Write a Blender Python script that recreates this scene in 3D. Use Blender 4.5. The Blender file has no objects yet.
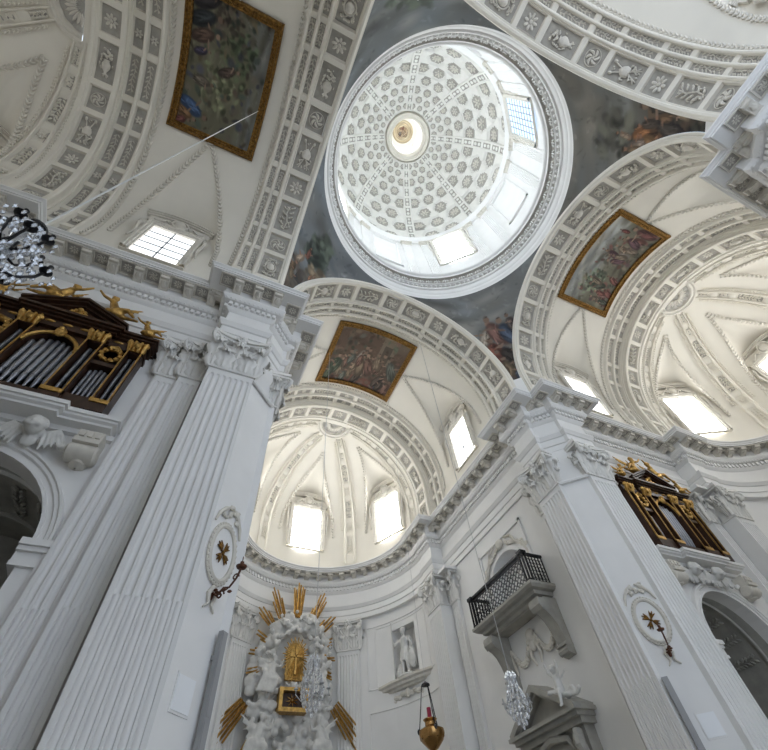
import bpy, bmesh, math, random
import numpy as np
from mathutils import Vector, Matrix
random.seed(7)
PI = math.pi
sc = bpy.context.scene
col = sc.collection
rad = math.radians
def sin(a): return math.sin(a)
def cos(a): return math.cos(a)

# ------------------------------------------------------------------ materials
def srgb(c):
    return tuple(((x/255)/12.92 if x/255 <= .04045 else ((x/255+.055)/1.055)**2.4) for x in c)
def mat(name, c, rough=.6, metal=0., var=.06, scale=3., bump=.0, bscale=20., spec=.4, trans=0., emit=None):
    m = bpy.data.materials.new(name); m.use_nodes = True
    nt = m.node_tree; b = nt.nodes['Principled BSDF']
    b.inputs['Roughness'].default_value = rough; b.inputs['Metallic'].default_value = metal
    b.inputs['Specular IOR Level'].default_value = spec
    if trans: b.inputs['Transmission Weight'].default_value = trans
    tc = nt.nodes.new('ShaderNodeTexCoord')
    n = nt.nodes.new('ShaderNodeTexNoise'); n.inputs['Scale'].default_value = scale; n.inputs['Detail'].default_value = 5
    nt.links.new(tc.outputs['Object'], n.inputs['Vector'])
    r = nt.nodes.new('ShaderNodeValToRGB')
    r.color_ramp.elements[0].position = .3; r.color_ramp.elements[1].position = .7
    r.color_ramp.elements[0].color = tuple(max(0, x*(1-var)) for x in c)+(1,)
    r.color_ramp.elements[1].color = tuple(min(1, x*(1+var)) for x in c)+(1,)
    nt.links.new(n.outputs['Fac'], r.inputs['Fac']); nt.links.new(r.outputs['Color'], b.inputs['Base Color'])
    if bump:
        n2 = nt.nodes.new('ShaderNodeTexNoise'); n2.inputs['Scale'].default_value = bscale; n2.inputs['Detail'].default_value = 4
        nt.links.new(tc.outputs['Object'], n2.inputs['Vector'])
        bp = nt.nodes.new('ShaderNodeBump'); bp.inputs['Strength'].default_value = bump; bp.inputs['Distance'].default_value = .03
        nt.links.new(n2.outputs['Fac'], bp.inputs['Height']); nt.links.new(bp.outputs['Normal'], b.inputs['Normal'])
    if emit:
        b.inputs['Emission Color'].default_value = tuple(emit[:3])+(1,); b.inputs['Emission Strength'].default_value = emit[3]
    return m
def attr_mat(name, rough=.75):
    m = bpy.data.materials.new(name); m.use_nodes = True
    nt = m.node_tree; b = nt.nodes['Principled BSDF']; b.inputs['Roughness'].default_value = rough
    b.inputs['Specular IOR Level'].default_value = .25
    a = nt.nodes.new('ShaderNodeAttribute'); a.attribute_name = 'Col'
    nt.links.new(a.outputs['Color'], b.inputs['Base Color'])
    return m
M_WALL = mat('white_plaster', (.80, .79, .77), .75, var=.03, scale=1.2)
M_CAP = mat('capital_plaster', (.74, .725, .69), .7, var=.05, scale=5)
M_VAULT = mat('cream_lit_plaster', (.74, .702, .62), .8, var=.03, scale=.9)  # the white plaster again, with the vaults' warm light tinted into its colour
M_STUC = mat('stucco_relief', (.66, .625, .555), .7, var=.08, scale=6)
M_GRND = mat('shaded_stucco_ground', (.40, .38, .34), .8, var=.12, scale=5)  # floors of recesses and grooves: their shade is painted into this darker stucco
M_STAT = mat('statue_stone', (.66, .65, .62), .6, var=.10, scale=6)
M_GREY = mat('grey_limestone', (.36, .345, .305), .6, var=.12, scale=4, bump=.1)
M_GOLD = mat('gilding', (.52, .32, .10), .38, 1., var=.35, scale=9, bump=.5, bscale=30)
M_DGOLD = mat('old_gilding', (.21, .115, .035), .45, 1., var=.6, scale=14, bump=.9, bscale=40)
M_WOOD = mat('dark_walnut', (.045, .02, .010), .4, var=.35, scale=7)
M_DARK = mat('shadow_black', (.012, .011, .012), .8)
M_PIPE = mat('tin_pipe', (.30, .31, .34), .38, .85, var=.1)
M_IRON = mat('black_iron', (.014, .014, .017), .45, .4)
M_IRONB = mat('rusty_iron', (.13, .055, .03), .5, .5, var=.3)
M_BRASS = mat('brass', (.42, .24, .09), .25, 1., var=.2)
M_RED = mat('red_candle', (.35, .01, .05), .4)
M_CRYS = mat('crystal', (.92, .94, .97), .05, .75, var=.02, spec=1.0)
M_FLOOR = mat('stone_floor', (.30, .285, .26), .5, var=.15, scale=2)
M_PAPER = mat('white_card', (.86, .87, .88), .5, var=.01)
M_SPK = mat('grey_loudspeaker', (.33, .33, .33), .5, var=.05)
M_LEAD = mat('window_lead', (.26, .28, .30), .6)
GLASS = {k: mat('bright_glass_'+n, (.9, .93, 1.), .2, emit=((.97, .985, 1.) if k not in ('S', 'drum') else (.84, .92, 1.))+(e,)) for k, n, e in (('Aa', 'choir_apse', 5.8), ('Ab', 'choir_bay', 1.5), ('Ba', 'right_apse', 5.), ('Bb', 'right_bay', 2.4), ('Ca', 'left_apse', .8), ('Cb', 'left_bay', .75), ('Db', 'nave_bay', 4.), ('S', 'sunward_bay', 3.5), ('drum', 'drum', 6.), ('lantern', 'lantern', .5))}
M_SKYB = mat('blue_glass', (.5, .7, .9), .2, emit=(.50, .72, 1., .62))
M_PAINT = attr_mat('painted_fresco')
M_DOME = mat('dome_plaster', (.80, .785, .74), .8, var=.03)
M_DGRD = mat('dome_coffer_shade', (.40, .385, .345), .8, var=.08)  # coffer floors of the dome, shade put into the colour
M_CRYG = mat('clear_crystal', (.93, .95, .97), .03, .12, var=.01, spec=.9, trans=.75)
M_CABLE = mat('steel_cable', (.5, .5, .5), .4, .6)
M_ROPE = mat('white_cable', (.7, .7, .68), .6)

# ------------------------------------------------------------------ mesh builder
class MB:
    def __init__(s, T=None): s.v = []; s.f = []; s.m = []; s.T = T
    def add(s, vs, fs, mi=0):
        o = len(s.v)
        if s.T: vs = [s.T(*p) for p in vs]
        s.v += [tuple(p) for p in vs]; s.f += [tuple(i+o for i in f) for f in fs]; s.m += [mi]*len(fs)
    def obox(s, x0, x1, y0, y1, z0, z1, mi=0, M=None):
        vs = [(x, y, z) for z in (z0, z1) for y in (y0, y1) for x in (x0, x1)]
        if M is not None: vs = [tuple(M @ Vector(p)) for p in vs]
        s.add(vs, [(0, 2, 3, 1), (4, 5, 7, 6), (0, 1, 5, 4), (2, 6, 7, 3), (0, 4, 6, 2), (1, 3, 7, 5)], mi)
    def grid(s, fn, us, ws, mi=0, close=False):
        n, k = len(us), len(ws)
        vs = [fn(u, w) for u in us for w in ws]
        fs = []
        for i in range(n if close else n-1):
            for j in range(k-1):
                a = i*k+j; b = ((i+1) % n)*k+j
                fs.append((a, b, b+1, a+1))
        s.add(vs, fs, mi)
    def tube(s, pts, r, n=6, mi=0, cap=True):
        P = [Vector(p) for p in pts]; R = r if isinstance(r, (list, tuple)) else [r]*len(P)
        up = None; vs = []; fs = []
        for i, p in enumerate(P):
            d = (P[min(i+1, len(P)-1)]-P[max(i-1, 0)])
            if d.length < 1e-9: d = Vector((0, 0, 1))
            d.normalize()
            if up is None:
                up = Vector((0, 0, 1)) if abs(d.z) < .9 else Vector((1, 0, 0))
            a = d.cross(up)
            if a.length < 1e-6: a = d.orthogonal()
            a.normalize(); up = a.cross(d).normalized()
            for j in range(n):
                t = 2*PI*j/n
                vs.append(tuple(p+R[i]*(cos(t)*a+sin(t)*up)))
        for i in range(len(P)-1):
            for j in range(n):
                fs.append((i*n+j, i*n+(j+1) % n, (i+1)*n+(j+1) % n, (i+1)*n+j))
        if cap: fs += [tuple(range(n-1, -1, -1)), tuple(range((len(P)-1)*n, len(P)*n))]
        s.add(vs, fs, mi)
    def lathe(s, prof, c=(0, 0, 0), n=16, mi=0, M=None, a0=0., a1=2*PI):
        full = abs(a1-a0-2*PI) < 1e-6
        k = n if full else n+1
        c = Vector(c); vs = []; fs = []
        for i in range(k):
            t = a0+(a1-a0)*i/n
            for r, z in prof:
                p = Vector((r*cos(t), r*sin(t), z))
                if M is not None: p = M @ p
                vs.append(tuple(p+c))
        m = len(prof)
        for i in range(n):
            for j in range(m-1):
                a = i*m+j; b = ((i+1) % k)*m+j
                fs.append((a, b, b+1, a+1))
        s.add(vs, fs, mi)
    def ell(s, c, r, M=None, nu=8, nv=5, mi=0):
        if not isinstance(r, (tuple, list)): r = (r, r, r)
        c = Vector(c); vs = []
        for j in range(nv+1):
            ph = -PI/2+PI*j/nv
            for i in range(nu):
                t = 2*PI*i/nu
                p = Vector((r[0]*cos(ph)*cos(t), r[1]*cos(ph)*sin(t), r[2]*sin(ph)))
                if M is not None: p = M @ p
                vs.append(tuple(p+c))
        fs = [(j*nu+i, j*nu+(i+1) % nu, (j+1)*nu+(i+1) % nu, (j+1)*nu+i) for j in range(nv) for i in range(nu)]
        s.add(vs, fs, mi)
    def prism(s, poly, z0, z1, mi=0):
        n = len(poly)
        vs = [(x, y, z0) for x, y in poly]+[(x, y, z1) for x, y in poly]
        fs = [(i, (i+1) % n, n+(i+1) % n, n+i) for i in range(n)]+[tuple(range(n-1, -1, -1)), tuple(range(n, 2*n))]
        s.add(vs, fs, mi)
    def prismM(s, poly, d0, d1, M, mi=0):     # polygon in local xz, extruded along local y
        n = len(poly)
        vs = [tuple(M @ Vector((x, d0, z))) for x, z in poly]+[tuple(M @ Vector((x, d1, z))) for x, z in poly]
        fs = [(i, (i+1) % n, n+(i+1) % n, n+i) for i in range(n)]+[tuple(range(n-1, -1, -1)), tuple(range(n, 2*n))]
        s.add(vs, fs, mi)
    def sweep(s, path, prof, mi=0, z=True):
        L = miter(path); k = len(prof)
        vs = [(p[0]+d*m[0], p[1]+d*m[1], zz) for p, m in L for d, zz in prof]
        fs = [(i*k+j, (i+1)*k+j, (i+1)*k+j+1, i*k+j+1) for i in range(len(path)-1) for j in range(k-1)]
        s.add(vs, fs, mi)
    def mesh(s, name, mats, smooth=True, ang=38, off=(0, 0, 0)):
        me = bpy.data.meshes.new(name)
        o = Vector(off)
        me.from_pydata([(x-o.x, y-o.y, z-o.z) for x, y, z in s.v], [], s.f)
        for m in (mats if isinstance(mats, (list, tuple)) else [mats]): me.materials.append(m)
        me.polygons.foreach_set('material_index', s.m)
        if smooth:
            me.polygons.foreach_set('use_smooth', [True]*len(s.f))
            me.set_sharp_from_angle(angle=rad(ang))
        me.validate(); me.update()
        return me
    def build(s, name, mats, parent=None, world=False, smooth=True, ang=38):
        a = np.array(s.v)
        lo, hi = a.min(0), a.max(0)
        c = Vector(((lo[0]+hi[0])/2, (lo[1]+hi[1])/2, lo[2]))
        me = s.mesh(name, mats, smooth, ang, c)
        o = bpy.data.objects.new(name, me); col.objects.link(o)
        if parent is not None:
            o.parent = parent
            base_ = Vector((0, 0, 0))
            if world: base_ = parent.location+(parent.parent.location if parent.parent else Vector((0, 0, 0)))
            elif parent.parent: base_ = parent.location
            o.location = c-base_
        else: o.location = c
        return o
def miter(path):
    n = len(path); out = []
    nr = []
    for i in range(n-1):
        dx, dy = path[i+1][0]-path[i][0], path[i+1][1]-path[i][1]
        l = math.hypot(dx, dy) or 1e-9
        nr.append((dy/l, -dx/l))
    for i in range(n):
        a = nr[max(i-1, 0)]; b = nr[min(i, n-2)]
        k = 1+a[0]*b[0]+a[1]*b[1]
        if k < .05: k = .05
        out.append((path[i], ((a[0]+b[0])/k, (a[1]+b[1])/k)))
    return out
def tag(o, label, cat=None, group=None, kind=None):
    o['label'] = label
    if cat: o['category'] = cat
    if group: o['group'] = group
    if kind: o['kind'] = kind
    return o
def thing(name, label, cat, loc=(0, 0, 0), rz=0., group=None, kind=None):
    o = bpy.data.objects.new(name, None); col.objects.link(o)
    o.location = loc; o.rotation_euler = (0, 0, rz); o.empty_display_size = .2
    return tag(o, label, cat, group, kind)
def inst(name, me, parent, M, world=False):
    o = bpy.data.objects.new(name, me); col.objects.link(o)
    if parent is not None:
        o.parent = parent
        if world: M = Matrix.Translation(-parent.location) @ M
    o.matrix_basis = M
    return o
def dup(root, loc, rz, label, group=None):
    r = root.copy(); col.objects.link(r); r.location = loc; r.rotation_euler = (0, 0, rz); r['label'] = label
    if group: r['group'] = group
    for ch in list(root.children):
        c = ch.copy(); col.objects.link(c); c.parent = r
        for g in list(ch.children):
            d = g.copy(); col.objects.link(d); d.parent = c
    return r
def frame(o, ez, ey, s=1.):
    """matrix at o whose local z is ez and local y leans to ey"""
    ez = Vector(ez).normalized(); ex = Vector(ey).cross(ez)
    if ex.length < 1e-6: ex = ez.orthogonal()
    ex.normalize(); ey = ez.cross(ex)
    m = Matrix((ex, ey, ez)).transposed().to_4x4()
    return Matrix.Translation(Vector(o)) @ m @ Matrix.Scale(s, 4)
def lin(a, b, n): return [a+(b-a)*i/(n-1) for i in range(n)]
def remesh(mb, voxel, smooth=2):
    me = mb.mesh('tmp', [M_STAT])
    o = bpy.data.objects.new('tmp', me); col.objects.link(o)
    r = o.modifiers.new('r', 'REMESH'); r.mode = 'VOXEL'; r.voxel_size = voxel
    if smooth:
        k = o.modifiers.new('s', 'SMOOTH'); k.factor = .5; k.iterations = smooth
    dg = bpy.context.evaluated_depsgraph_get(); dg.update()
    out = bpy.data.meshes.new_from_object(o.evaluated_get(dg))
    bpy.data.objects.remove(o)
    out.polygons.foreach_set('use_smooth', [True]*len(out.polygons))
    return out
def mesh_obj(name, me, mats, parent=None, M=None):
    me.materials.clear()
    for m in (mats if isinstance(mats, (list, tuple)) else [mats]): me.materials.append(m)
    me.polygons.foreach_set('material_index', [0]*len(me.polygons))
    me.name = name
    return inst(name, me, parent, M or Matrix())

# ------------------------------------------------------------------ camera (solved from the photograph's cornice lines)
F, CX, CY = 425.27648, 388.56459, 378.98109
RW = Matrix(((0.90840088, -0.40985077, -0.08264493), (0.2862516, 0.75373848, -0.59155585), (0.30474229, 0.51371261, 0.80201714)))
cam = bpy.data.cameras.new('camera'); co = bpy.data.objects.new('camera', cam); col.objects.link(co)
mx = Matrix((RW[0], -RW[1], -RW[2])).transposed().to_4x4()
co.matrix_world = Matrix.Translation((-5.40482665, -1.98974164, 1.6)) @ mx
cam.sensor_fit = 'HORIZONTAL'; cam.sensor_width = 36; cam.lens = F*36/768
cam.shift_x = (384-CX)/768; cam.shift_y = (CY-375)/768
cam.clip_start = .05; cam.clip_end = 400
sc.camera = co

# ------------------------------------------------------------------ dimensions
H = 13.634                     # top of the main cornice
ZC = 15.45                     # springing of all vaults
P0 = 4.535                     # pilaster plane
ZN, ZCAP = 10.02, 11.32        # necking, top of capitals
ARM = {'A': lambda u, t, z: (t, u, z), 'B': lambda u, t, z: (u, t, z), 'C': lambda u, t, z: (-u, t, z), 'D': lambda u, t, z: (t, -u, z)}
WHERE = {'A': 'choir arm', 'B': 'right transept arm', 'C': 'left transept arm', 'D': 'nave arm'}
U0 = {'A': 11.5, 'B': 10.6, 'C': 11.0, 'D': 11.6}         # where the apse arch begins
BAYC = {'A': 9.25, 'B': 8.72, 'C': 9.05, 'D': 9.2}
APC = {'A': 14.1, 'B': 13.12, 'C': 13.4}                    # centre of the apse
RINT = 4.75

# ------------------------------------------------------------------ ornaments (shared meshes)
def rosette_mesh(n=8, ring=True):
    mb = MB()
    mb.ell((0, 0, .05), (.22, .22, .12), nu=10, nv=4)
    for i in range(n):
        a = 2*PI*i/n
        M = Matrix.Rotation(a, 4, 'Z') @ Matrix.Translation((.56, 0, .03)) @ Matrix.Rotation(rad(-16), 4, 'Y')
        mb.ell(M.translation, (.36, .19, .10), M.to_3x3(), 7, 4)
    return mb.mesh('rosette', M_STUC)
def whirl_mesh():
    mb = MB()
    mb.ell((0, 0, .06), (.2, .2, .12), nu=8, nv=4)
    for i in range(6):
        a = 2*PI*i/6
        pts = [((.2+.6*t)*cos(a+1.0*t), (.2+.6*t)*sin(a+1.0*t), .05+.06*sin(PI*t)) for t in lin(0, 1, 6)]
        mb.tube(pts, [.06, .12, .15, .16, .13, .05], 6)
    mb.tube([(.93*cos(a), .93*sin(a), .02) for a in lin(0, 2*PI, 25)], .05, 5)
    return mb.mesh('rosette', M_STUC)
def trophy_mesh(kind):
    """relief about 2 long (local y) by 1 wide, height .12"""
    mb = MB(); R = random.Random(kind)
    if kind == 0:          # crossed staffs, mitre and ribbons
        for s in (-1, 1): mb.tube([(-.30*s, -.9, .04), (.30*s, .9, .06)], .035, 5); mb.ell((.31*s, .86, .06), (.09, .13, .07))
        mb.lathe([(0, -.30), (.26, -.28), (.32, 0), (.22, .24), (0, .42)], (0, .05, .02), 10, 0, Matrix(((1, 0, 0), (0, 0, 1), (0, .4, 0))))
        for s in (-1, 1): mb.tube([(.05*s, -.3, .05), (.35*s, -.45, .07), (.22*s, -.62, .05), (.42*s, -.8, .03)], [.04, .06, .05, .03], 5)
    elif kind == 1:        # flower vase
        mb.lathe([(0, -.72), (.2, -.72), (.08, -.58), (.28, -.3), (.30, -.1), (.16, .08), (.22, .16), (0, .17)], (0, 0, .02), 12, 0, Matrix(((1, 0, 0), (0, 0, 1), (0, .35, 0))))
        for i in range(15):
            a = R.uniform(.2, 2.94); k = R.uniform(.1, .62); mb.ell((.62*k*cos(a), .2+k*1.05*sin(a), .06+.03*R.random()), (R.uniform(.06, .11), R.uniform(.06, .11), .06), nu=6, nv=4)
    elif kind == 2:        # shield in scrollwork
        mb.ell((0, 0, .07), (.27, .38, .12)); mb.tube([(.34*cos(a), .47*sin(a), .05) for a in lin(0, 2*PI, 19)], .045, 5)
        for s in (-1, 1):
            for t in (-1, 1): mb.tube([(s*(.30+.10*cos(q)*(1-q/8)), t*(.62+.16*sin(q)*(1-q/8)), .05) for q in lin(0, 6, 10)], .04, 5)
        for i in range(5): mb.ell((-.2+.1*i, .82, .05), (.06, .10, .06), nu=6, nv=4); mb.ell((-.16+.08*i, -.8, .05), (.05, .1, .05), nu=6, nv=4)
    else:                  # acanthus spray
        mb.tube([(0, -.9, .04), (.10, -.3, .07), (-.08, .3, .07), (0, .9, .04)], .04, 5)
        for i in range(9):
            y = -.78+i*.19; s = -1 if i % 2 else 1
            for k in (0, 1): mb.ell((s*(.17+.13*k), y+.05+.10*k, .06), (.13, .055, .07), Matrix.Rotation(s*(.5+.4*k), 3, 'Z'), 6, 4)
    for i in range(16):
        a = R.uniform(0, 2*PI); mb.ell((.44*cos(a)*R.uniform(.75, 1), .9*sin(a)*R.uniform(.6, 1), .03), (R.uniform(.03, .07), R.uniform(.05, .12), .05), Matrix.Rotation(R.uniform(-1, 1), 3, 'Z'), 6, 3)
    return mb.mesh('trophy_relief', M_STUC)
ROS = [rosette_mesh(8), whirl_mesh(), rosette_mesh(6)]
TRO = [trophy_mesh(k) for k in range(4)]
def sprig(mb, M, s, mi=0):
    """small scrolling leaf spray, long along local y, half length s"""
    n = 7
    mb.tube([tuple(M @ Vector((.035*sin(5*t), t*s*.92, .012))) for t in lin(-1, 1, 9)], .014, 4, mi)
    for i in range(n):
        y = (-.85+1.7*i/(n-1))*s; sg = 1 if i % 2 else -1
        for k in (0, 1):
            q = M @ Matrix.Translation((sg*.05*(1-k*1.9), y+k*.05*s, .015)) @ Matrix.Rotation(sg*(.7-k*1.5), 4, 'Z')
            mb.ell(q.translation, (.026, .085*s+.03, .03), q.to_3x3(), 5, 3, mi)
def garland(mb, pts, nrm, size=.085, mi=0, step=.165):
    """string of leaf beads along a polyline; nrm(p) gives the inward normal"""
    P = [Vector(p) for p in pts]; acc = 0.; side = 1
    for a, b in zip(P[:-1], P[1:]):
        d = b-a; l = d.length
        if l < 1e-6: continue
        d /= l
        t = step-acc
        while t < l:
            q = a+d*t; n = Vector(nrm(q)).normalized()
            for sd in (-1, 1):
                M = frame(q, n, d) @ Matrix.Translation((sd*size*.45, 0, .01)) @ Matrix.Rotation(sd*-.5, 4, 'Z')
                mb.ell(M.translation, (size*.5, size*1.15, size*.6), M.to_3x3(), 5, 3, mi)
            t += step
        acc = (l-(t-step))

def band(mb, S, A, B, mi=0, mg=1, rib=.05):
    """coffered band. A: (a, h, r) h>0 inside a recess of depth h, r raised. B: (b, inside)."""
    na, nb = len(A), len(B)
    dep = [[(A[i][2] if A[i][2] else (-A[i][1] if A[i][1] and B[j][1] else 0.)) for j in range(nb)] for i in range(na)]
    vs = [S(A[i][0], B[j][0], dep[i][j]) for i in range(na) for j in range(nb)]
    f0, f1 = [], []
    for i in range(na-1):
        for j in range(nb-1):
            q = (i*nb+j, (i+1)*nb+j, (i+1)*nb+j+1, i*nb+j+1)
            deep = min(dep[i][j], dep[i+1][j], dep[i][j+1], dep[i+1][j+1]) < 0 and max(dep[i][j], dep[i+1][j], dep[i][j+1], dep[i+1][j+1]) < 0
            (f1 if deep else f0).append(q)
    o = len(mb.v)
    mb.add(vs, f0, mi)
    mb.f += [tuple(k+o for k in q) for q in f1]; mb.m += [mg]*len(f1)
def arc_S(T, r, zc=ZC):
    """S(u, b, d): b is arc length from the right springing; negative below it"""
    def S(u, b, d):
        if b < 0: t, z = r-d, zc+b
        elif b > PI*r: t, z = -(r-d), zc-(b-PI*r)
        else:
            th = b/r; t, z = (r-d)*cos(th), zc+(r-d)*sin(th)
        return T(u, t, z)
    return S
def arc_frame(T, r, u, th, d=0., zc=ZC, s=1.):
    """frame on the intrados: local z to the axis, local y along the arc"""
    o = Vector(T(u, (r-d)*cos(th), zc+(r-d)*sin(th))); n = Vector(T(0, -cos(th), -sin(th))); y = Vector(T(0, -sin(th), cos(th)))
    return frame(o, n, y, s)
def cells_b(r, below, lo=0., hi=PI):
    """b lines for rosette cells every 30 degrees and trophy cells between"""
    L = []; cells = []
    e = .03
    for k in range(-2, 15):
        c = k*PI/12
        hw = rad(5.0) if k % 2 == 0 else rad(7.7)
        b0, b1 = max((c-hw)*r, -below+.04), min((c+hw)*r, PI*r+below-.04)
        if b1-b0 < .25: continue
        n = max(2, int((b1-b0)/.16))
        L += [(b0, 0), (b0+e, 1)]+[(x, 1) for x in lin(b0+e, b1-e, n+1)[1:-1]]+[(b1-e, 1), (b1, 0)]
        cells.append((k, (b0+b1)/2, b1-b0))
    L = [(-below, 0)]+L+[(PI*r+below, 0)]
    return L, cells

# ------------------------------------------------------------------ setting: floor
mb = MB(); mb.grid(lambda x, y: (x, y, 0.), lin(-24, 24, 25), lin(-14, 24, 21))
tag(mb.build('floor', M_FLOOR), 'pale stone church floor', 'floor', kind='structure')

# ------------------------------------------------------------------ piers, walls, entablature
def ring_arc(cx, cy, r, a0, a1, n): return [(cx+r*sin(a), cy+r*cos(a)) for a in lin(a0, a1, n)]
XR = 13.16                    # pilaster edge at the apse, choir arm
XB = 12.14
def quad_paths(dside):
    """plan of the entablature at pilaster plane in the first quadrant, from the arm along +y to the arm along +x"""
    if dside: start = [(5.13, 13.0), (5.13, 6.21), (P0, 6.21)]
    else:
        start = ring_arc(0, 14.2, 4.6, 0, PI/2, 20)+[(P0+.02, 14.1), (P0, XR), (5.13, XR), (5.13, 6.21), (P0, 6.21)]
    end = [(6.35, P0), (6.35, 5.19), (XB, 5.19), (XB, P0), (13.05, P0+.02)]+ring_arc(13.15, 0, 4.6, 0, PI/2, 20)
    p1 = start+[(P0, 5.25), (5.234, 5.25), (5.234, P0)]+end
    p2 = start+[(P0, 5.25), (4.65, 5.25), (5.234, 4.65), (5.234, P0)]+end
    return p1, p2
QUAD = {'AB': (1, 1), 'AC': (-1, 1), 'BD': (1, -1), 'CD': (-1, -1)}
QNAME = {'AB': 'between the choir and the right transept', 'AC': 'between the choir and the left transept', 'BD': 'at the top right corner', 'CD': 'behind the viewer'}
ARCHP = [(-.45, ZCAP), (0, ZCAP), (0, 11.53), (.04, 11.55), (.04, 11.80), (.08, 11.82), (.13, 11.92), (.15, 11.95), (.15, 12.02), (.02, 12.05), (.02, 12.60), (.08, 12.64), (.13, 12.72), (.13, 12.90), (.24, 12.92), (.31, 12.99), (.34, 13.06), (.32, 13.12), (.30, 13.2), (.30, 13.46)]
CORNP = [(.2, 13.44), (.77, 13.44), (.77, 13.49), (.80, 13.50), (.81, 13.54), (.85, 13.585), (.86, 13.59), (.86, H), (-.9, H)]
# modillion: local x along wall, y outwards, z up (top at 0)
mb = MB()
prof = [(0, 0), (.30, 0), (.31, -.05), (.29, -.10), (.23, -.10), (.20, -.14), (.10, -.17), (0, -.20)]
mb.prismM([(a, b) for a, b in prof], -.09, .09, Matrix(((0, 1, 0), (1, 0, 0), (0, 0, 1))).to_4x4())
mb.obox(-.11, .11, -.01, .33, -.03, 0)
for s in (-1, 1):
    mb.tube([(s*.095, .22+.05*cos(a)*(1-a/9), -.075+.05*sin(a)*(1-a/9)) for a in lin(0, 7, 12)], .012, 4)
mb.ell((0, .12, -.15), (.07, .14, .04), nu=6, nv=4)
MODIL = mb.mesh('modillion', M_STUC)
mb = MB(); mb.obox(-.19, .19, -.19, .19, -.01, .004, 1)
for x0, x1, y0, y1 in ((-.21, .21, -.21, -.17), (-.21, .21, .17, .21), (-.21, -.17, -.17, .17), (.17, .21, -.17, .17)): mb.obox(x0, x1, y0, y1, -.01, .035)
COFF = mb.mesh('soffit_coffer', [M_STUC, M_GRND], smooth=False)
def entablature(q):
    sx, sy = QUAD[q]
    p1, p2 = quad_paths(sy < 0)
    T = lambda x, y, z: (sx*x, sy*y, z)
    mb = MB(T); mb.sweep(p2, ARCHP); mb.sweep(p1, CORNP)
    mb.prism([(3.85, 4.55), (4.55, 4.55), (4.55, 3.85), (6.2, 3.85), (6.2, 6.2), (3.85, 6.2)], 13.445, 13.6)
    # dentils and bead ring
    L = miter(p2)
    O = [(p[0]+.13*m[0], p[1]+.13*m[1]) for p, m in L]
    for a, b in zip(O[:-1], O[1:]):
        l = math.hypot(b[0]-a[0], b[1]-a[1])
        if l < .2: continue
        n = max(1, int(round(l/.155))); dx, dy = (b[0]-a[0])/l, (b[1]-a[1])/l; nx, ny = dy, -dx
        for i in range(n):
            c = (i+.5)*l/n; x, y = a[0]+dx*c, a[1]+dy*c; h = .047
            P = [(x-dx*h, y-dy*h), (x+dx*h, y+dy*h), (x+dx*h+nx*.075, y+dy*h+ny*.075), (x-dx*h+nx*.075, y-dy*h+ny*.075)]
            mb.prism(P, 12.745, 12.885)
    O = [(p[0]+.26*m[0], p[1]+.26*m[1]) for p, m in L]
    for a, b in zip(O[:-1], O[1:]):          # egg moulding
        l = math.hypot(b[0]-a[0], b[1]-a[1]); n = int(round(l/.13))
        for i in range(n):
            t = (i+.5)/n
            mb.ell((a[0]+(b[0]-a[0])*t, a[1]+(b[1]-a[1])*t, 12.975), (.045, .045, .055), nu=5, nv=3)
    root = mb.build('cornice', M_WALL, ang=25)
    root.name = 'trim_cornice'
    tag(root, 'white main cornice with dentils and brackets wrapping the pier '+QNAME[q], 'cornice', kind='structure')
    L = miter(p1)
    O = [(p[0]+.29*m[0], p[1]+.29*m[1]) for p, m in L]
    carry = .3; k = 0; prev = None
    for a, b in zip(O[:-1], O[1:]):
        l = math.hypot(b[0]-a[0], b[1]-a[1])
        if l < .25: continue
        arcseg = l < .5
        dx, dy = (b[0]-a[0])/l, (b[1]-a[1])/l
        if arcseg:
            pos = []
            t = carry
            while t < l: pos.append(t); t += .62
            carry = t-l
        else:
            n = max(1, int(round(l/.64))); pos = [(i+.5)*l/n for i in range(n)]; carry = .3
        for t in pos:
            x, y = a[0]+dx*t, a[1]+dy*t; nx, ny = dy, -dx
            ex = Vector(T(dx, dy, 0)); ey = Vector(T(nx, ny, 0)); ez = Vector((0, 0, 1))
            m = Matrix((ex, ey, ez)).transposed().to_4x4()
            inst('modillion', MODIL, root, Matrix.Translation(Vector(T(x, y, 13.44))) @ m @ Matrix.Scale(1.25, 4), True)
            if not arcseg or k % 1 == 0:
                o = Vector(T(x+dx*.32+nx*.23, y+dy*.32+ny*.23, 13.43))
                inst('soffit_coffer', COFF, root, frame(o, (0, 0, -1), ey), True)
                inst('soffit_rosette', ROS[k % 2], root, frame(o, (0, 0, -1), ey, .135), True)
            k += 1
    return root
for q in QUAD: entablature(q)
# pier bodies
for q, (sx, sy) in QUAD.items():
    T = lambda x, y, z: (sx*x, sy*y, z)
    mb = MB(T)
    poly = [(4.64, 5.27), (5.27, 4.64), (6.28, 4.64), (6.28, 5.26), (7.4, 5.3), (7.4, 7.4), (5.3, 7.4), (5.3, 6.28), (4.64, 6.28)]
    mb.prism(poly, 0, 13.4)
    # necking moulding round the chamfer
    ch = [(4.58, 5.3), (4.62, 5.24), (5.24, 4.62), (5.3, 4.58)]
    mb.sweep(ch, [(0, ZN-.05), (.05, ZN-.05), (.07, ZN), (.05, ZN+.05), (0, ZN+.06)])
    mb.sweep([(4.5, 7.4), (4.5, 5.2), (5.2, 4.5), (7.4, 4.5)], [(-.5, 0), (.12, 0), (.12, 1.7), (.05, 1.8), (.05, 2.05), (-.3, 2.05)])
    tag(mb.build('crossing_pier', M_WALL), 'white crossing pier with a plain diagonal face '+QNAME[q], 'pier', kind='structure')

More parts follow.
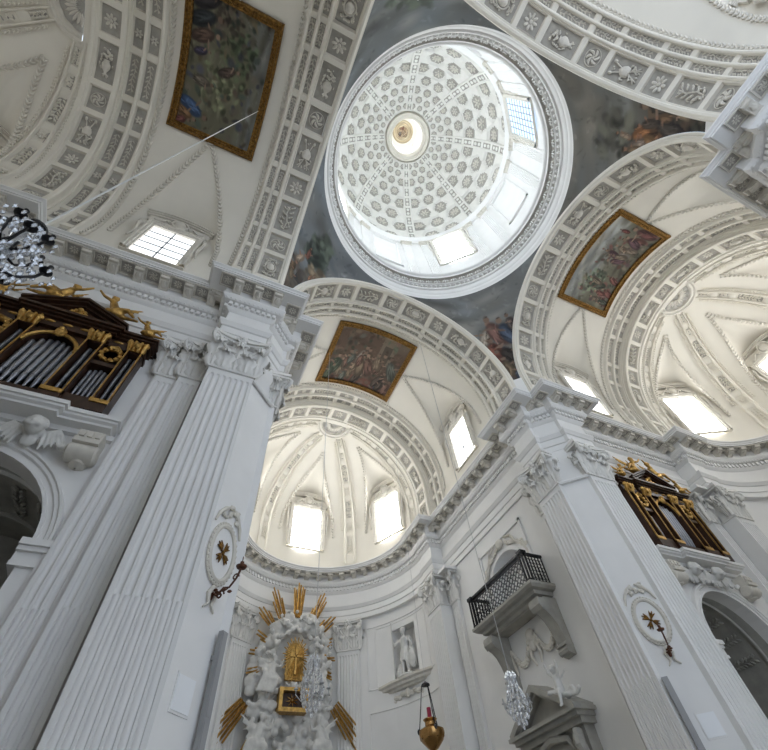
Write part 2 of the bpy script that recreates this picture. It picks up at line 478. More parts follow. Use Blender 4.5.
# ------------------------------------------------------------------ pilasters
def shaft(w, depth, nf, z0=2.05, z1=ZN, zc=4.74):
    mb = MB(); m = .05; p = (w-2*m)/nf; hw = p*.38; dep = hw*.9
    xs = [-1, -.85, -.45, 0, .45, .85, 1]
    def row(z, mode, s=1.):
        pts = [(-w/2, depth, z), (-w/2, 0, z)]
        for i in range(nf):
            c = -w/2+m+p*(i+.5)
            for x in xs:
                if mode == 0: y = 0.
                elif mode == 1: y = dep*math.sqrt(max(0, 1-x*x))*s
                else: y = (.028 if abs(x) == .85 else (.008 if abs(x) == .45 else 0.))*s
                pts.append((c+x*hw*(s if mode == 1 else 1), y, z))
        pts += [(w/2, 0, z), (w/2, depth, z)]
        return pts
    rows = [row(z0, 0), row(z0+.12, 0), row(z0+.14, 2), row(zc, 2), row(zc+.012, 1, .97), row(z1-.30, 1), row(z1-.24, 1, .85), row(z1-.21, 1, .55), row(z1-.20, 0), row(z1, 0)]
    k = len(rows[0])
    mb.add([v for r in rows for v in r], [(i*k+j, i*k+j+1, (i+1)*k+j+1, (i+1)*k+j) for i in range(len(rows)-1) for j in range(k-1)])
    return mb.mesh('shaft', M_WALL, ang=50)
def leaf(mb, M, w, h, curl=1.):
    P = [(.0, 0), (.05, .25), (.08, .5), (.15, .75), (.27, .94), (.40, 1.0), (.47, .93), (.45, .80)]
    W = [.62, .8, .95, 1.05, 1., .85, .6, .3]
    def fn(i, x):
        o, z = P[i]; ww = W[i]*(1.2 if i % 2 else .8)
        return tuple(M @ Vector((x*w/2*ww, -(o*curl*h*.8+.05*(1-abs(x))+.012*cos(3*PI*x)), z*h-.06*h*abs(x))))
    mb.grid(fn, range(8), lin(-1, 1, 13))
def capital(w, depth, half=False):
    mb = MB(); h = ZCAP-ZN; I = Matrix()
    mb.obox(-w/2-.04, w/2+.04, -.045, depth, -.03, .04)
    mb.obox(-w/2+.04, w/2-.04, .05, depth, .04, h-.2)
    nl = 2 if w > .8 else 1
    sp = w/nl
    for i in range(nl):
        leaf(mb, Matrix.Translation((-w/2+sp*(i+.5), -.03, .04)), sp*.86, .52, 1.0)
    for i in range(nl+1):
        x = -w/2+sp*i
        leaf(mb, Matrix.Translation((x*(.98), -.0, .06)), sp*.80, .90, .72)
    for s in (-1, 1):                                # side leaves on the returns
        Ms = Matrix.Translation((s*(w/2), .1, .05)) @ Matrix.Rotation(s*PI/2, 4, 'Z')
        leaf(mb, Ms, .3, .5); 
        leaf(mb, Ms @ Matrix.Translation((0, -.02, 0)), .26, .8)
        # volute
        c = Vector((s*(w/2+.06), -.16, h-.31)); ax = Vector((s*.70, -.70, 0))
        pts = []
        for t in lin(0, 1, 26):
            a = -PI/2+t*2.3*2*PI; r = .17*(1-t)+.02
            pts.append(tuple(c+ax*(r*cos(a)*s*s)+Vector((0, 0, r*sin(a)))))
        stem = [(s*.12, -.10, .5), (s*w*.30, -.12, .72), (s*w*.42, -.13, h-.42)]
        mb.tube(stem+pts, [.03, .04, .045]+[.05*(1-.55*t) for t in lin(0, 1, 26)], 6)
        mb.ell(c, (.07, .07, .07), nu=6, nv=4)
        # inner helix
        c2 = Vector((s*.13, -.13, h-.33))
        mb.tube([(s*.16, -.1, .5)]+[tuple(c2+Vector((-s*(.1*(1-t)+.015)*cos(5+t*9), 0, (.1*(1-t)+.015)*sin(5+t*9)))) for t in lin(0, 1, 12)], .026, 5)
    # abacus with concave front
    n = 10
    for z0, z1, e in ((h-.19, h-.11, .0), (h-.11, h, .05)):
        fr = [(x*(w/2+.14+e), -(.07+e+.13*x*x)) for x in lin(-1, 1, n+1)]
        mb.prism([(-(w/2+.12), depth)]+fr+[((w/2+.12), depth)], z0, z1)
    mb.ell((0, -.15, h-.12), (.11, .07, .11)); mb.ell((0, -.2, h-.12), .05)
    for i in range(6):
        a = i*PI/3; mb.ell((.11*cos(a), -.16, h-.12+.11*sin(a)), (.06, .04, .06), nu=5, nv=3)
    mb.v = [(x, y, z+ZN) for x, y, z in mb.v]
    return mb.mesh('capital', M_CAP, ang=50)
def base(w, depth):
    mb = MB()
    for z0, z1, e in ((2.05, 2.2, .12), (2.2, 2.3, .09), (2.3, 2.36, .04), (2.36, 2.45, .07), (2.45, 2.5, .03)):
        mb.obox(-w/2-e, w/2+e, -e, depth, z0-.9 if z0 == 2.05 else z0, z1)
    return mb.mesh('base', M_WALL)
PW = 1.02
PIL = {'front': (shaft(PW, .62, 7), capital(PW, .5), base(PW, .5)), 'side': (shaft(.47, .3, 3), capital(.47, .25), base(.47, .25)), 'apse': (shaft(1.0, .3, 7), capital(1.0, .25), base(1.0, .25))}
def pilaster(kind, loc, rz, label, group=None):
    r = thing('fluted_pilaster', label, 'pilaster', loc, rz, group)
    for nm, me in zip(('shaft', 'capital', 'base'), PIL[kind]): inst(nm, me, r, Matrix())
    return r
QP = {'AB': 'right crossing pier', 'AC': 'left crossing pier', 'BD': 'top right pier', 'CD': 'pier behind the viewer'}
for q, (sx, sy) in QUAD.items():
    if q == 'CD': continue
    # towards the transept arm (faces the arm along x)
    rz = 0 if sy > 0 else PI
    an = {'AB': 'right transept', 'AC': 'left transept', 'BD': 'right transept'}[q]
    bn = {'AB': 'choir', 'AC': 'choir', 'BD': 'nave'}[q]
    pilaster('front', (sx*5.75, sy*P0, 0), rz, f'wide fluted pilaster on the {QP[q]}, on its {an} side' if q != 'BD' else 'wide fluted pilaster on the top right pier facing the transept')
    pilaster('side', (sx*6.6, sy*5.06, 0), rz, f'narrow fluted strip touching the wide {an} side pilaster of the {QP[q]}')
    pilaster('side', (sx*7.09, sy*5.2, 0), rz, f'narrow fluted strip farthest from the {QP[q]} corner, beside the {an} {"organ" if q!="BD" else "wall"}')
    rz2 = -PI/2 if sx > 0 else PI/2
    pilaster('front', (sx*P0, sy*5.75, 0), rz2, f'wide fluted white pilaster on the {QP[q]}, facing into the {bn}')
    pilaster('side', (sx*5.03, sy*6.55, 0), rz2, f'narrow fluted strip behind the wide {bn} pilaster of the {QP[q]}')
    # at the apse arch of the transept arm
    if q != 'CD':
        pilaster('front', (sx*(XB+.51), sy*P0, 0), rz, f'wide fluted pilaster at the apse opening of the {an}, {"far beyond the organ" if q!="BD" else "opposite the organ"}')
        pilaster('side', (sx*(XB-.3), sy*5.1, 0), rz, f'narrow fluted strip between the {an} organ and the apse pilaster' if q != 'BD' else 'narrow fluted strip on the plain wall opposite the right organ')
    if sy > 0:
        pilaster('front', (sx*P0, XR+.51, 0), rz2, f'wide fluted pilaster at the mouth of the choir apse, {"right" if sx>0 else "left"} side')
        pilaster('side', (sx*5.05, XR-.3, 0), rz2, f'narrow fluted strip just before the choir apse, {"right" if sx>0 else "left"} side')
for a in (-31.5, 31.5):
    t = rad(a)
    pilaster('apse', (4.62*sin(t), 14.2+4.62*cos(t), 0), -t, 'fluted pilaster on the curved apse wall, '+('right' if a > 0 else 'left')+' of the golden altar rays')

# ------------------------------------------------------------------ lower walls with openings
def wall_open(T, t0, u0, u1, z0, z1, op, depth=.5):
    """wall in plane t=t0 with arched opening op=(uc, r, zs, zb); returns MB with reveal"""
    mb = MB(T); uc, r, zs, zb = op; n = 20
    arc = [(uc+r*cos(a), zs+r*sin(a)) for a in lin(0, PI, n+1)]
    q = lambda a, b, c, d: mb.add([(p[0], t0, p[1]) for p in (a, b, c, d)], [(0, 1, 2, 3)])
    q((u0, z0), (uc-r, z0), (uc-r, z1), (u0, z1)); q((uc+r, z0), (u1, z0), (u1, z1), (uc+r, z1))
    if zb > z0: q((uc-r, z0), (uc+r, z0), (uc+r, zb), (uc-r, zb))
    for a, b in zip(arc[:-1], arc[1:]): q(a, b, (b[0], z1), (a[0], z1))
    rim = [(uc+r, zb)]+arc+[(uc-r, zb)]
    for a, b in zip(rim[:-1], rim[1:]): mb.add([(a[0], t0, a[1]), (b[0], t0, b[1]), (b[0], t0+depth, b[1]), (a[0], t0+depth, a[1])], [(0, 1, 2, 3)])
    return mb
def archivolt(mb, uc, r, zs, zb, t0, prof):
    """moulding swept along an arched opening; prof (dr, dt) dr outward from opening, dt towards the viewer"""
    pts = [(uc+r, zb, 1, 0)]+[(uc+r*cos(a), zs+r*sin(a), cos(a), sin(a)) for a in lin(0, PI, 25)]+[(uc-r, zb, -1, 0)]
    k = len(prof)
    mb.add([(u+dr*nu, t0-dt, z+dr*nz) for u, z, nu, nz in pts for dr, dt in prof], [(i*k+j, (i+1)*k+j, (i+1)*k+j+1, i*k+j+1) for i in range(len(pts)-1) for j in range(k-1)])
for arm in 'ABC':
    T = ARM[arm]; u1 = 13.3 if arm == 'A' else 12.4
    for s in (1, -1):
        TS = (lambda T, s: lambda u, t, z: T(u, s*t, z))(T, s)
        if s > 0 and arm in 'BC':
            op = (9.2, 1.56, 5.67, 0.)
            mb = wall_open(TS, 5.36, 6.2, u1, 0, 13.4, op, .35)
            archivolt(mb, 9.2, 1.56, 5.67, 5.7, 5.36, [(0, -.02), (0, .05), (.05, .05), (.06, .02), (.13, .02), (.15, .07), (.2, .07), (.22, .11), (.26, .11), (.28, 0)])
            for e in (-1, 1):                        # impost blocks
                for z0, z1, p in ((5.33, 5.40, .06), (5.40, 5.55, .03), (5.55, 5.62, .09), (5.62, 5.72, .14)):
                    a, b = sorted((9.2+e*1.46, 9.2+e*1.90)); mb.obox(a, b, 5.36-p, 5.8, z0, z1)
        elif s > 0:
            mb = wall_open(TS, 5.2, 6.2, u1, 0, 13.4, (9.35, 1.12, 9.0, 8.05), .55)
            mb.add([(8.1, 5.75, 8), (10.6, 5.75, 8), (10.6, 5.75, 10.3), (8.1, 5.75, 10.3)], [(0, 1, 2, 3)])
            archivolt(mb, 9.35, 1.12, 9.0, 8.05, 5.2, [(0, 0), (0, .05), (.10, .05), (.12, 0)])
            # square stucco surround
            for (a, b, c, d) in ((7.95, 8.05, 8.0, 10.75), (10.65, 10.75, 8.0, 10.75), (7.95, 10.75, 10.65, 10.75)):
                mb.obox(a, b, 5.13, 5.22, c, d)
        else:
            mb = MB(TS); t0 = 5.36 if arm != 'A' else 5.2
            mb.obox(6.2, u1, t0, t0+.1, 0, 13.4)
        nm = {('A', 1): 'wall_choir_right', ('A', -1): 'wall_choir_left', ('B', 1): 'wall_right_transept', ('B', -1): 'wall_right_transept_opposite', ('C', 1): 'wall_left_transept', ('C', -1): 'wall_left_transept_opposite'}[(arm, s)]
        w = mb.build(nm, M_WALL, ang=30)
        tag(w, 'white wall of the '+WHERE[arm]+{('A', 1): ' behind the balcony', ('A', -1): ' hidden by the left pier', ('B', 1): ' around the arch under the organ', ('C', 1): ' around the arch under the organ', ('B', -1): ' facing the organ', ('C', -1): ' behind the viewer'}[(arm, s)], 'wall', kind='structure')
        if s > 0 and arm in 'BC':
            # side chapel behind the arch
            cb = MB(TS)
            S = lambda a, b, d: TS(a, 0, b)
            n = 24
            def barrel(t, k):
                r = 1.72
                if k < 0: return (9.2+r, t, 5.67*(1+k))
                if k > 1: return (9.2-r, t, 5.67*(2-k))
                return (9.2+r*cos(PI*k), t, 5.67+r*sin(PI*k))
            cb.grid(barrel, lin(5.7, 8.2, 6), [-1]+lin(0, 1, n)+[2], 0)
            cb.add([(7.5, 8.2, 0), (10.9, 8.2, 0), (10.9, 8.2, 7.4), (7.5, 8.2, 7.4)], [(0, 1, 2, 3)], 0)
            # carved panels on the soffit
            for k in range(9):
                a = PI*(k+.5)/9
                for dt in (0, .12):
                    M = frame(TS(9.2+1.70*cos(a), 6.75, 5.67+1.70*sin(a)), TS(-cos(a), 0, -sin(a)), TS(0, 1, 0))
                    cb2 = MB(); sprig(cb2, M @ Matrix.Scale(1.5, 4), .3)
                    cb.v += cb2.v if False else []
                o = len(cb.v); cb.v += cb2.v; cb.f += [tuple(i+o for i in f) for f in cb2.f]; cb.m += cb2.m
            for tt in (6.1, 7.4):
                cb.tube([(9.2+1.7*cos(a), tt, 5.67+1.7*sin(a)) for a in lin(0, PI, 25)], .06, 6)
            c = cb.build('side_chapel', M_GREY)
            tag(c, 'dim side chapel seen through the arch under the '+('right' if arm == 'B' else 'left')+' organ', 'chapel', kind='structure')
# apse walls
for arm in 'ABC':
    T = ARM[arm]; ac = 14.2 if arm == 'A' else 13.15
    mb = MB(T)
    fw = lambda a, z: (ac+4.78*cos(a), 4.78*sin(a), z)
    if arm == 'A':
        n0, n1 = rad(56.6), rad(73.4)
        mb.grid(fw, lin(-PI/2, n0, 36), [0, 13.4]); mb.grid(fw, lin(n1, PI/2, 6), [0, 13.4])
        mb.grid(fw, lin(n0, n1, 5), [0, 8.42]); mb.grid(fw, lin(n0, n1, 5), [10.5, 13.4])
    else: mb.grid(fw, lin(-PI/2, PI/2, 41), [0, 13.4])
    for s in (1, -1):
        uu = 13.3 if arm == 'A' else 12.3
        mb.obox(uu, ac+.2, *sorted((s*4.62, s*5.4)), 0, 13.4); mb.obox(uu-.9, ac+.2, *sorted((s*4.60, s*5.5)), 11.20, 11.325)
    if arm == 'A':     # panel mouldings on the curved wall
        def rect(a0, a1, z0, z1, r=.03):
            pts = [(a, z1) for a in lin(a0, a1, 9)]+[(a, z0) for a in lin(a1, a0, 9)]+[(a0, z1)]
            mb.tube([(ac+4.77*cos(a), 4.77*sin(a), z) for a, z in pts], r, 5)
        for s in (1, -1):
            rect(s*rad(42), s*rad(86), 8.35, 10.85); rect(s*rad(42), s*rad(86), 3.0, 7.55)
            rect(s*rad(47), s*rad(82), 8.4, 10.72, .02)
    tag(mb.build('wall_apse', M_WALL), 'curved white apse wall of the '+WHERE[arm], 'wall', kind='structure')

# ------------------------------------------------------------------ vaults
zb = lambda t, r: ZC+math.sqrt(max(0, r*r-t*t))
RV = 4.86
def lun(arm):
    ta = RV*cos(rad(64)); zt = zb(ta, RV); hw = 1.55
    uc = BAYC[arm]
    def f(u, t):
        t = abs(t)
        if t <= ta: return 0.
        k = (t-ta)/(RV-ta); w = hw*k
        if abs(u-uc) >= w: return 0.
        cr = zt+(18.05-zt)*k
        # arch profile, spring height follows the barrel at the edge
        e = (u-uc)/w; zs = zb(t, RV)
        return zs+(cr-zs)*(1-abs(e)**2.2)**.6
    return f, ta, hw, uc
def win_assembly(name_n, M, w, h, label, bars=(2, 3), glass=None, ped=True):
    root = thing('window_%d' % name_n, label, 'window', M.translation, 0, None, 'structure')
    R = M.to_3x3().to_4x4()
    root.matrix_basis = M
    # local: x across, y into the wall, z up from sill; front faces -y
    mb = MB()
    prof = [(-.0, .12), (-.0, -.02), (.05, -.02), (.07, -.07), (.14, -.07), (.16, -.10), (.22, -.10), (.24, 0), (.24, .12)]
    pts = [(-w/2, 0, -1, -1), (-w/2, h, -1, 1), (w/2, h, 1, 1), (w/2, 0, 1, -1)]
    k = len(prof)
    mb.add([(x+sx*d, y, z+(sz*d if sz > 0 else 0)) for x, z, sx, sz in pts for d, y in prof], [(i*k+j, (i+1)*k+j, (i+1)*k+j+1, i*k+j+1) for i in range(3) for j in range(k-1)])
    mb.obox(-w/2-.24, w/2+.24, .0, .12, -.05, 0)
    for s in (-1, 1):           # scrolls at the sides
        mb.tube([(s*(w/2+.3), -.06, h*.98), (s*(w/2+.36), -.09, h*.8), (s*(w/2+.27), -.06, h*.55), (s*(w/2+.34), -.05, h*.35)], [.06, .07, .05, .03], 6)
        mb.ell((s*(w/2+.34), -.08, h*.9), (.1, .08, .12))
    mb.build('window_surround', M_STUC, root)
    g = MB(); g.obox(-w/2, w/2, .06, .08, 0, h); pn_ = g.build('pane', glass, root, smooth=False)
    b = MB()
    for i in range(1, bars[0]): x = -w/2+w*i/bars[0]; b.obox(x-.018, x+.018, .03, .06, 0, h)
    for i in range(1, bars[1]): z = h*i/bars[1]; b.obox(-w/2, w/2, .03, .06, z-.018, z+.018)
    if b.v: b.build('glazing_bars', M_LEAD, pn_, smooth=False)
    if ped:
        p = MB(); n = 14
        W = w/2+.42
        for dz, dy0, th in ((0, .10, .06), (.06, .17, .05), (.11, .22, .06)):
            xs = lin(-W, W, n+1); zz = [h+.55+.26*(1-(x/W)**2)+dz for x in xs]
            for x0, x1, z0, z1 in zip(xs[:-1], xs[1:], zz[:-1], zz[1:]):
                p.add([(x0, .1, z0), (x1, .1, z1), (x1, -dy0, z1), (x0, -dy0, z0), (x0, .1, z0+th), (x1, .1, z1+th), (x1, -dy0, z1+th), (x0, -dy0, z0+th)], [(0, 1, 2, 3), (4, 7, 6, 5), (3, 2, 6, 7)])
        p.obox(-W+.1, W-.1, -.05, .1, h+.24, h+.66)
        p.ell((0, -.1, h+.48), (.2, .1, .24), nu=10); p.tube([(.26*cos(a), -.1, h+.48+.3*sin(a)) for a in lin(0, 2*PI, 17)], .045, 5)
        for s in (-1, 1):
            p.tube([(s*(.3+.5*t), -.09, h+.38+.12*sin(t*6)) for t in lin(0, 1, 9)], [.06, .07, .06, .05, .06, .05, .04, .04, .03], 6)
        p.build('pediment', M_STUC, root)
    return root
WN = 0
VN = {'A': 'choir bay', 'B': 'right transept bay', 'C': 'left transept bay', 'D': 'nave bay'}
for arm in 'ABCD':
    T = ARM[arm]; f, ta, hw, uc = lun(arm); u0, u1 = 6.9, U0[arm]+.05
    mb = MB(T)
    us = sorted(set([round(x, 4) for x in lin(u0, u1, 30)]+[round(uc+x, 4) for x in lin(-hw, hw, 33)]))
    us = [u for u in us if u0 <= u <= u1]
    ths = [0, .004]+lin(.03, PI-.03, 90)+[PI-.004, PI]
    def S(u, th):
        t = RV*cos(th); return (u, t, max(ZC+RV*sin(th), f(u, t)))
    mb.grid(S, us, ths)
    # garlands
    def edge(sgn, side):
        out = []
        for k in lin(1, .0, 26):
            t = ta+(RV-ta)*k; out.append((uc+sgn*hw*k*.985, side*(t-.01), zb(t, RV)-.02))
        return out
    gb = MB()
    nrm = lambda p: Vector(T(0, 0, ZC+.0))-Vector(T(0, 0, 0))
    axis = lambda q: (Vector(T(q[0] if False else 0, 0, ZC)))
    def inward(q):
        if arm in 'AD': c = Vector((0, q.y, ZC))
        else: c = Vector((q.x, 0, ZC))
        return c-q
    for side in (1, -1):
        for sgn in (1, -1): garland(gb, [T(*p) for p in edge(sgn, side)], inward)
    for uu in (u0+.13, U0[arm]-.10):
        garland(gb, [T(uu, (RV-.02)*cos(a), ZC+(RV-.02)*sin(a)) for a in lin(-.2, PI+.2, 80)], inward)
    v = mb.build('ceiling_barrel_vault', M_VAULT, ang=30)
    tag(v, 'plain cream-lit barrel vault with window groins over the '+VN[arm], 'vault', kind='structure')
    gb.build('leaf_garland', M_STUC, v, True)
    # upper side walls with lunette
    for s in (1, -1):
        wb = MB()
        TS = (lambda T, s: lambda u, t, z: T(u, s*t, z))(T, s)
        wb.T = TS
        uu = [u for u in us]
        top = [max(ZC+.02, f(u, RV)) for u in uu]
        for a, b, c, d in zip(uu[:-1], uu[1:], top[:-1], top[1:]):
            wb.add([(a, RV, 13.3), (b, RV, 13.3), (b, RV, d), (a, RV, c)], [(0, 1, 2, 3)])
        wl = wb.build('wall_lunette', M_VAULT)
        tag(wl, 'cream-lit upper wall around the window of the %s, %s' % (VN[arm], 'altar side' if arm in 'BC' and s > 0 else ('right' if s > 0 else 'left')+' side'), 'wall', kind='structure')
        WN += 1
        M = frame(TS(uc, RV-.09, 14.72), (0, 0, 1), TS(0, 1, 0))
        nm = {('A', 1): 'tall bright window above the balcony in the choir bay', ('A', -1): 'window on the hidden left side of the choir bay', ('B', 1): 'bright bay window above the right organ', ('C', 1): 'bright bay window above the left organ', ('B', -1): 'window facing the right organ high in the bay', ('C', -1): 'window behind the viewer high in the left bay', ('D', 1): 'nave bay window beyond the top right pier', ('D', -1): 'nave bay window behind the viewer'}[(arm, s)]
        win_assembly(WN, M, 1.35, 2.25, nm, (2, 5) if arm == 'C' else (2, 3), GLASS[arm+'b' if s > 0 or arm == 'D' else 'S'])

# crossing arches and apse arches
def arch_ornaments(root, T, r, u, cells, wid, hrec, small=None, seed=0):
    for k, bc, ln in cells:
        th = bc/r
        if th < 0: o = Vector(T(u, r+hrec, ZC+bc)); n = Vector(T(0, -1, 0)); y = Vector(T(0, 0, 1))
        elif th > PI: o = Vector(T(u, -(r+hrec), ZC-(bc-PI*r))); n = Vector(T(0, 1, 0)); y = Vector(T(0, 0, -1))
        else:
            o = Vector(T(u, (r+hrec)*cos(th), ZC+(r+hrec)*sin(th))); n = Vector(T(0, -cos(th), -sin(th))); y = Vector(T(0, -sin(th), cos(th)))
        if k % 2 == 0: inst('rosette', ROS[(k//2+seed) % 2], root, frame(o, n, y, wid*.40), True)
        else:
            M = frame(o, n, y) @ Matrix.Diagonal((wid*.78, ln*.43, .8, 1))
            inst('trophy_relief', TRO[(k//2+seed) % 4], root, M, True)
BEL = ZC-13.62
for arm in 'ABCD':
    T = ARM[arm]; r = RINT
    L, cells = cells_b(r, BEL)
    A = [(5.19, 0, 0), (5.23, 0, .05), (5.30, 0, .05), (5.33, 0, 0), (5.38, 0, 0), (5.41, .11, 0), (6.11, .11, 0), (6.14, 0, 0), (6.18, 0, 0), (6.2, 0, .06), (6.24, 0, .08), (6.28, 0, .06), (6.3, 0, 0),
         (6.32, .07, 0), (6.5, .07, 0), (6.52, 0, 0), (6.54, 0, .05), (6.575, 0, .065), (6.61, 0, .05), (6.63, 0, 0), (6.65, .07, 0), (6.81, .07, 0), (6.83, 0, 0), (6.84, 0, .06), (6.88, 0, .08), (6.92, 0, .06), (6.94, 0, 0), (7.0, 0, -.12)]
    mb = MB()
    band(mb, arc_S(T, r), A, L)
    # front lip
    S = arc_S(T, r)
    bs = [-BEL]+lin(0, PI*r, 60)+[PI*r+BEL]
    mb.grid(lambda b, q: S(q[0], b, q[1]), bs, [(5.19, 0.), (5.15, -.02), (5.15, -.08), (5.18, -.10), (5.16, -.12), (5.16, -.2), (5.26, -.22)])
    for k, bc, ln in cells:
        for uu in (6.41, 6.73):
            th = bc/r
            if 0 <= th <= PI:
                M = arc_frame(T, r, uu, th, -.06); sprig(mb, M, ln*.42, 3)
    # rib ends over the cornice
    for s in (0, 1):
        for uu in (6.24, 6.575, 6.88):
            b = -BEL+.55 if s == 0 else PI*r+BEL-.55
            p0, p1 = Vector(S(uu, b, .05)), Vector(S(uu, b+(-.02 if s == 0 else .02), .05))
            mb.tube([tuple(p0), tuple(p1)], .07, 8, 2)
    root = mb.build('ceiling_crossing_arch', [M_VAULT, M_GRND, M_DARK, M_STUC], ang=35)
    tag(root, 'broad coffered arch with rosettes and trophies opening from the dome crossing into the '+WHERE[arm], 'arch', kind='structure')
    arch_ornaments(root, T, r, 5.76, cells, .72, .09, seed='ABCD'.index(arm))
for arm in 'ABC':
    T = ARM[arm]; u0 = U0[arm]; r = 4.80; r2 = 4.47; BL = BEL
    L, cells = cells_b(r, BL)
    mb = MB()
    A = [(u0, 0, -.1), (u0+.08, 0, 0), (u0+.1, 0, .06), (u0+.15, 0, .08), (u0+.2, 0, .06), (u0+.22, 0, 0), (u0+.24, .08, 0), (u0+.55, .08, 0), (u0+.57, 0, 0), (u0+.59, 0, .06), (u0+.64, 0, .08), (u0+.69, 0, .06), (u0+.71, 0, 0), (u0+.73, .08, 0), (u0+1.03, .08, 0), (u0+1.05, 0, 0), (u0+1.07, 0, .05), (u0+1.13, 0, .05), (u0+1.14, 0, 0)]
    band(mb, arc_S(T, r), A, L)
    for k, bc, ln in cells:
        th = bc/r
        if 0 <= th <= PI:
            for uu in (u0+.4, u0+.88):
                M = arc_frame(T, r, uu, th, -.06)
                if k % 2 == 0:
                    for i in range(6):
                        q = M @ Matrix.Rotation(i*PI/3, 4, 'Z') @ Matrix.Translation((.08, 0, .02)); mb.ell(q.translation, (.07, .04, .03), q.to_3x3(), 5, 3, 3)
                else: sprig(mb, M, ln*.42, 3)
    # riser facing the crossing
    S0 = arc_S(T, r); bs = [-BL]+lin(0, PI*r, 60)+[PI*r+BL]
    def riser(b, q):
        k = q[1]; return arc_S(T, r-k)(q[0], b*(r-k)/r if 0 < b < PI*r else (b if b <= 0 else PI*(r-k)+(b-PI*r)), 0)
    mb.grid(riser, bs, [(u0+1.14, 0.), (u0+1.10, .02), (u0+1.10, .1), (u0+1.14, .12), (u0+1.12, r-r2-.02), (u0+1.17, r-r2)])
    L2, cells2 = cells_b(r2, BL)
    A2 = [(u0+1.17, 0, 0), (u0+1.27, 0, 0), (u0+1.3, .10, 0), (u0+1.86, .10, 0), (u0+1.89, 0, 0), (u0+1.97, 0, 0), (u0+2.0, 0, .05), (u0+2.07, 0, .06), (u0+2.12, 0, .05), (u0+2.14, 0, 0), (u0+2.3, 0, 0)]
    band(mb, arc_S(T, r2), A2, L2)
    for s in (0, 1):
        for uu in (u0+.15, u0+.64, u0+1.1):
            b = -BL+.30 if s == 0 else PI*r+BL-.30
            p0, p1 = Vector(S0(uu, b, .06)), Vector(S0(uu, b+(-.02 if s == 0 else .02), .06)); mb.tube([tuple(p0), tuple(p1)], .07, 8, 2)
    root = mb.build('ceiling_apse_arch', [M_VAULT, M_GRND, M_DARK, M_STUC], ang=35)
    tag(root, 'stepped coffered arch in front of the apse of the '+WHERE[arm], 'arch', kind='structure')
    arch_ornaments(root, T, r2, u0+1.58, cells2, .58, .08, seed=1+'ABC'.index(arm))

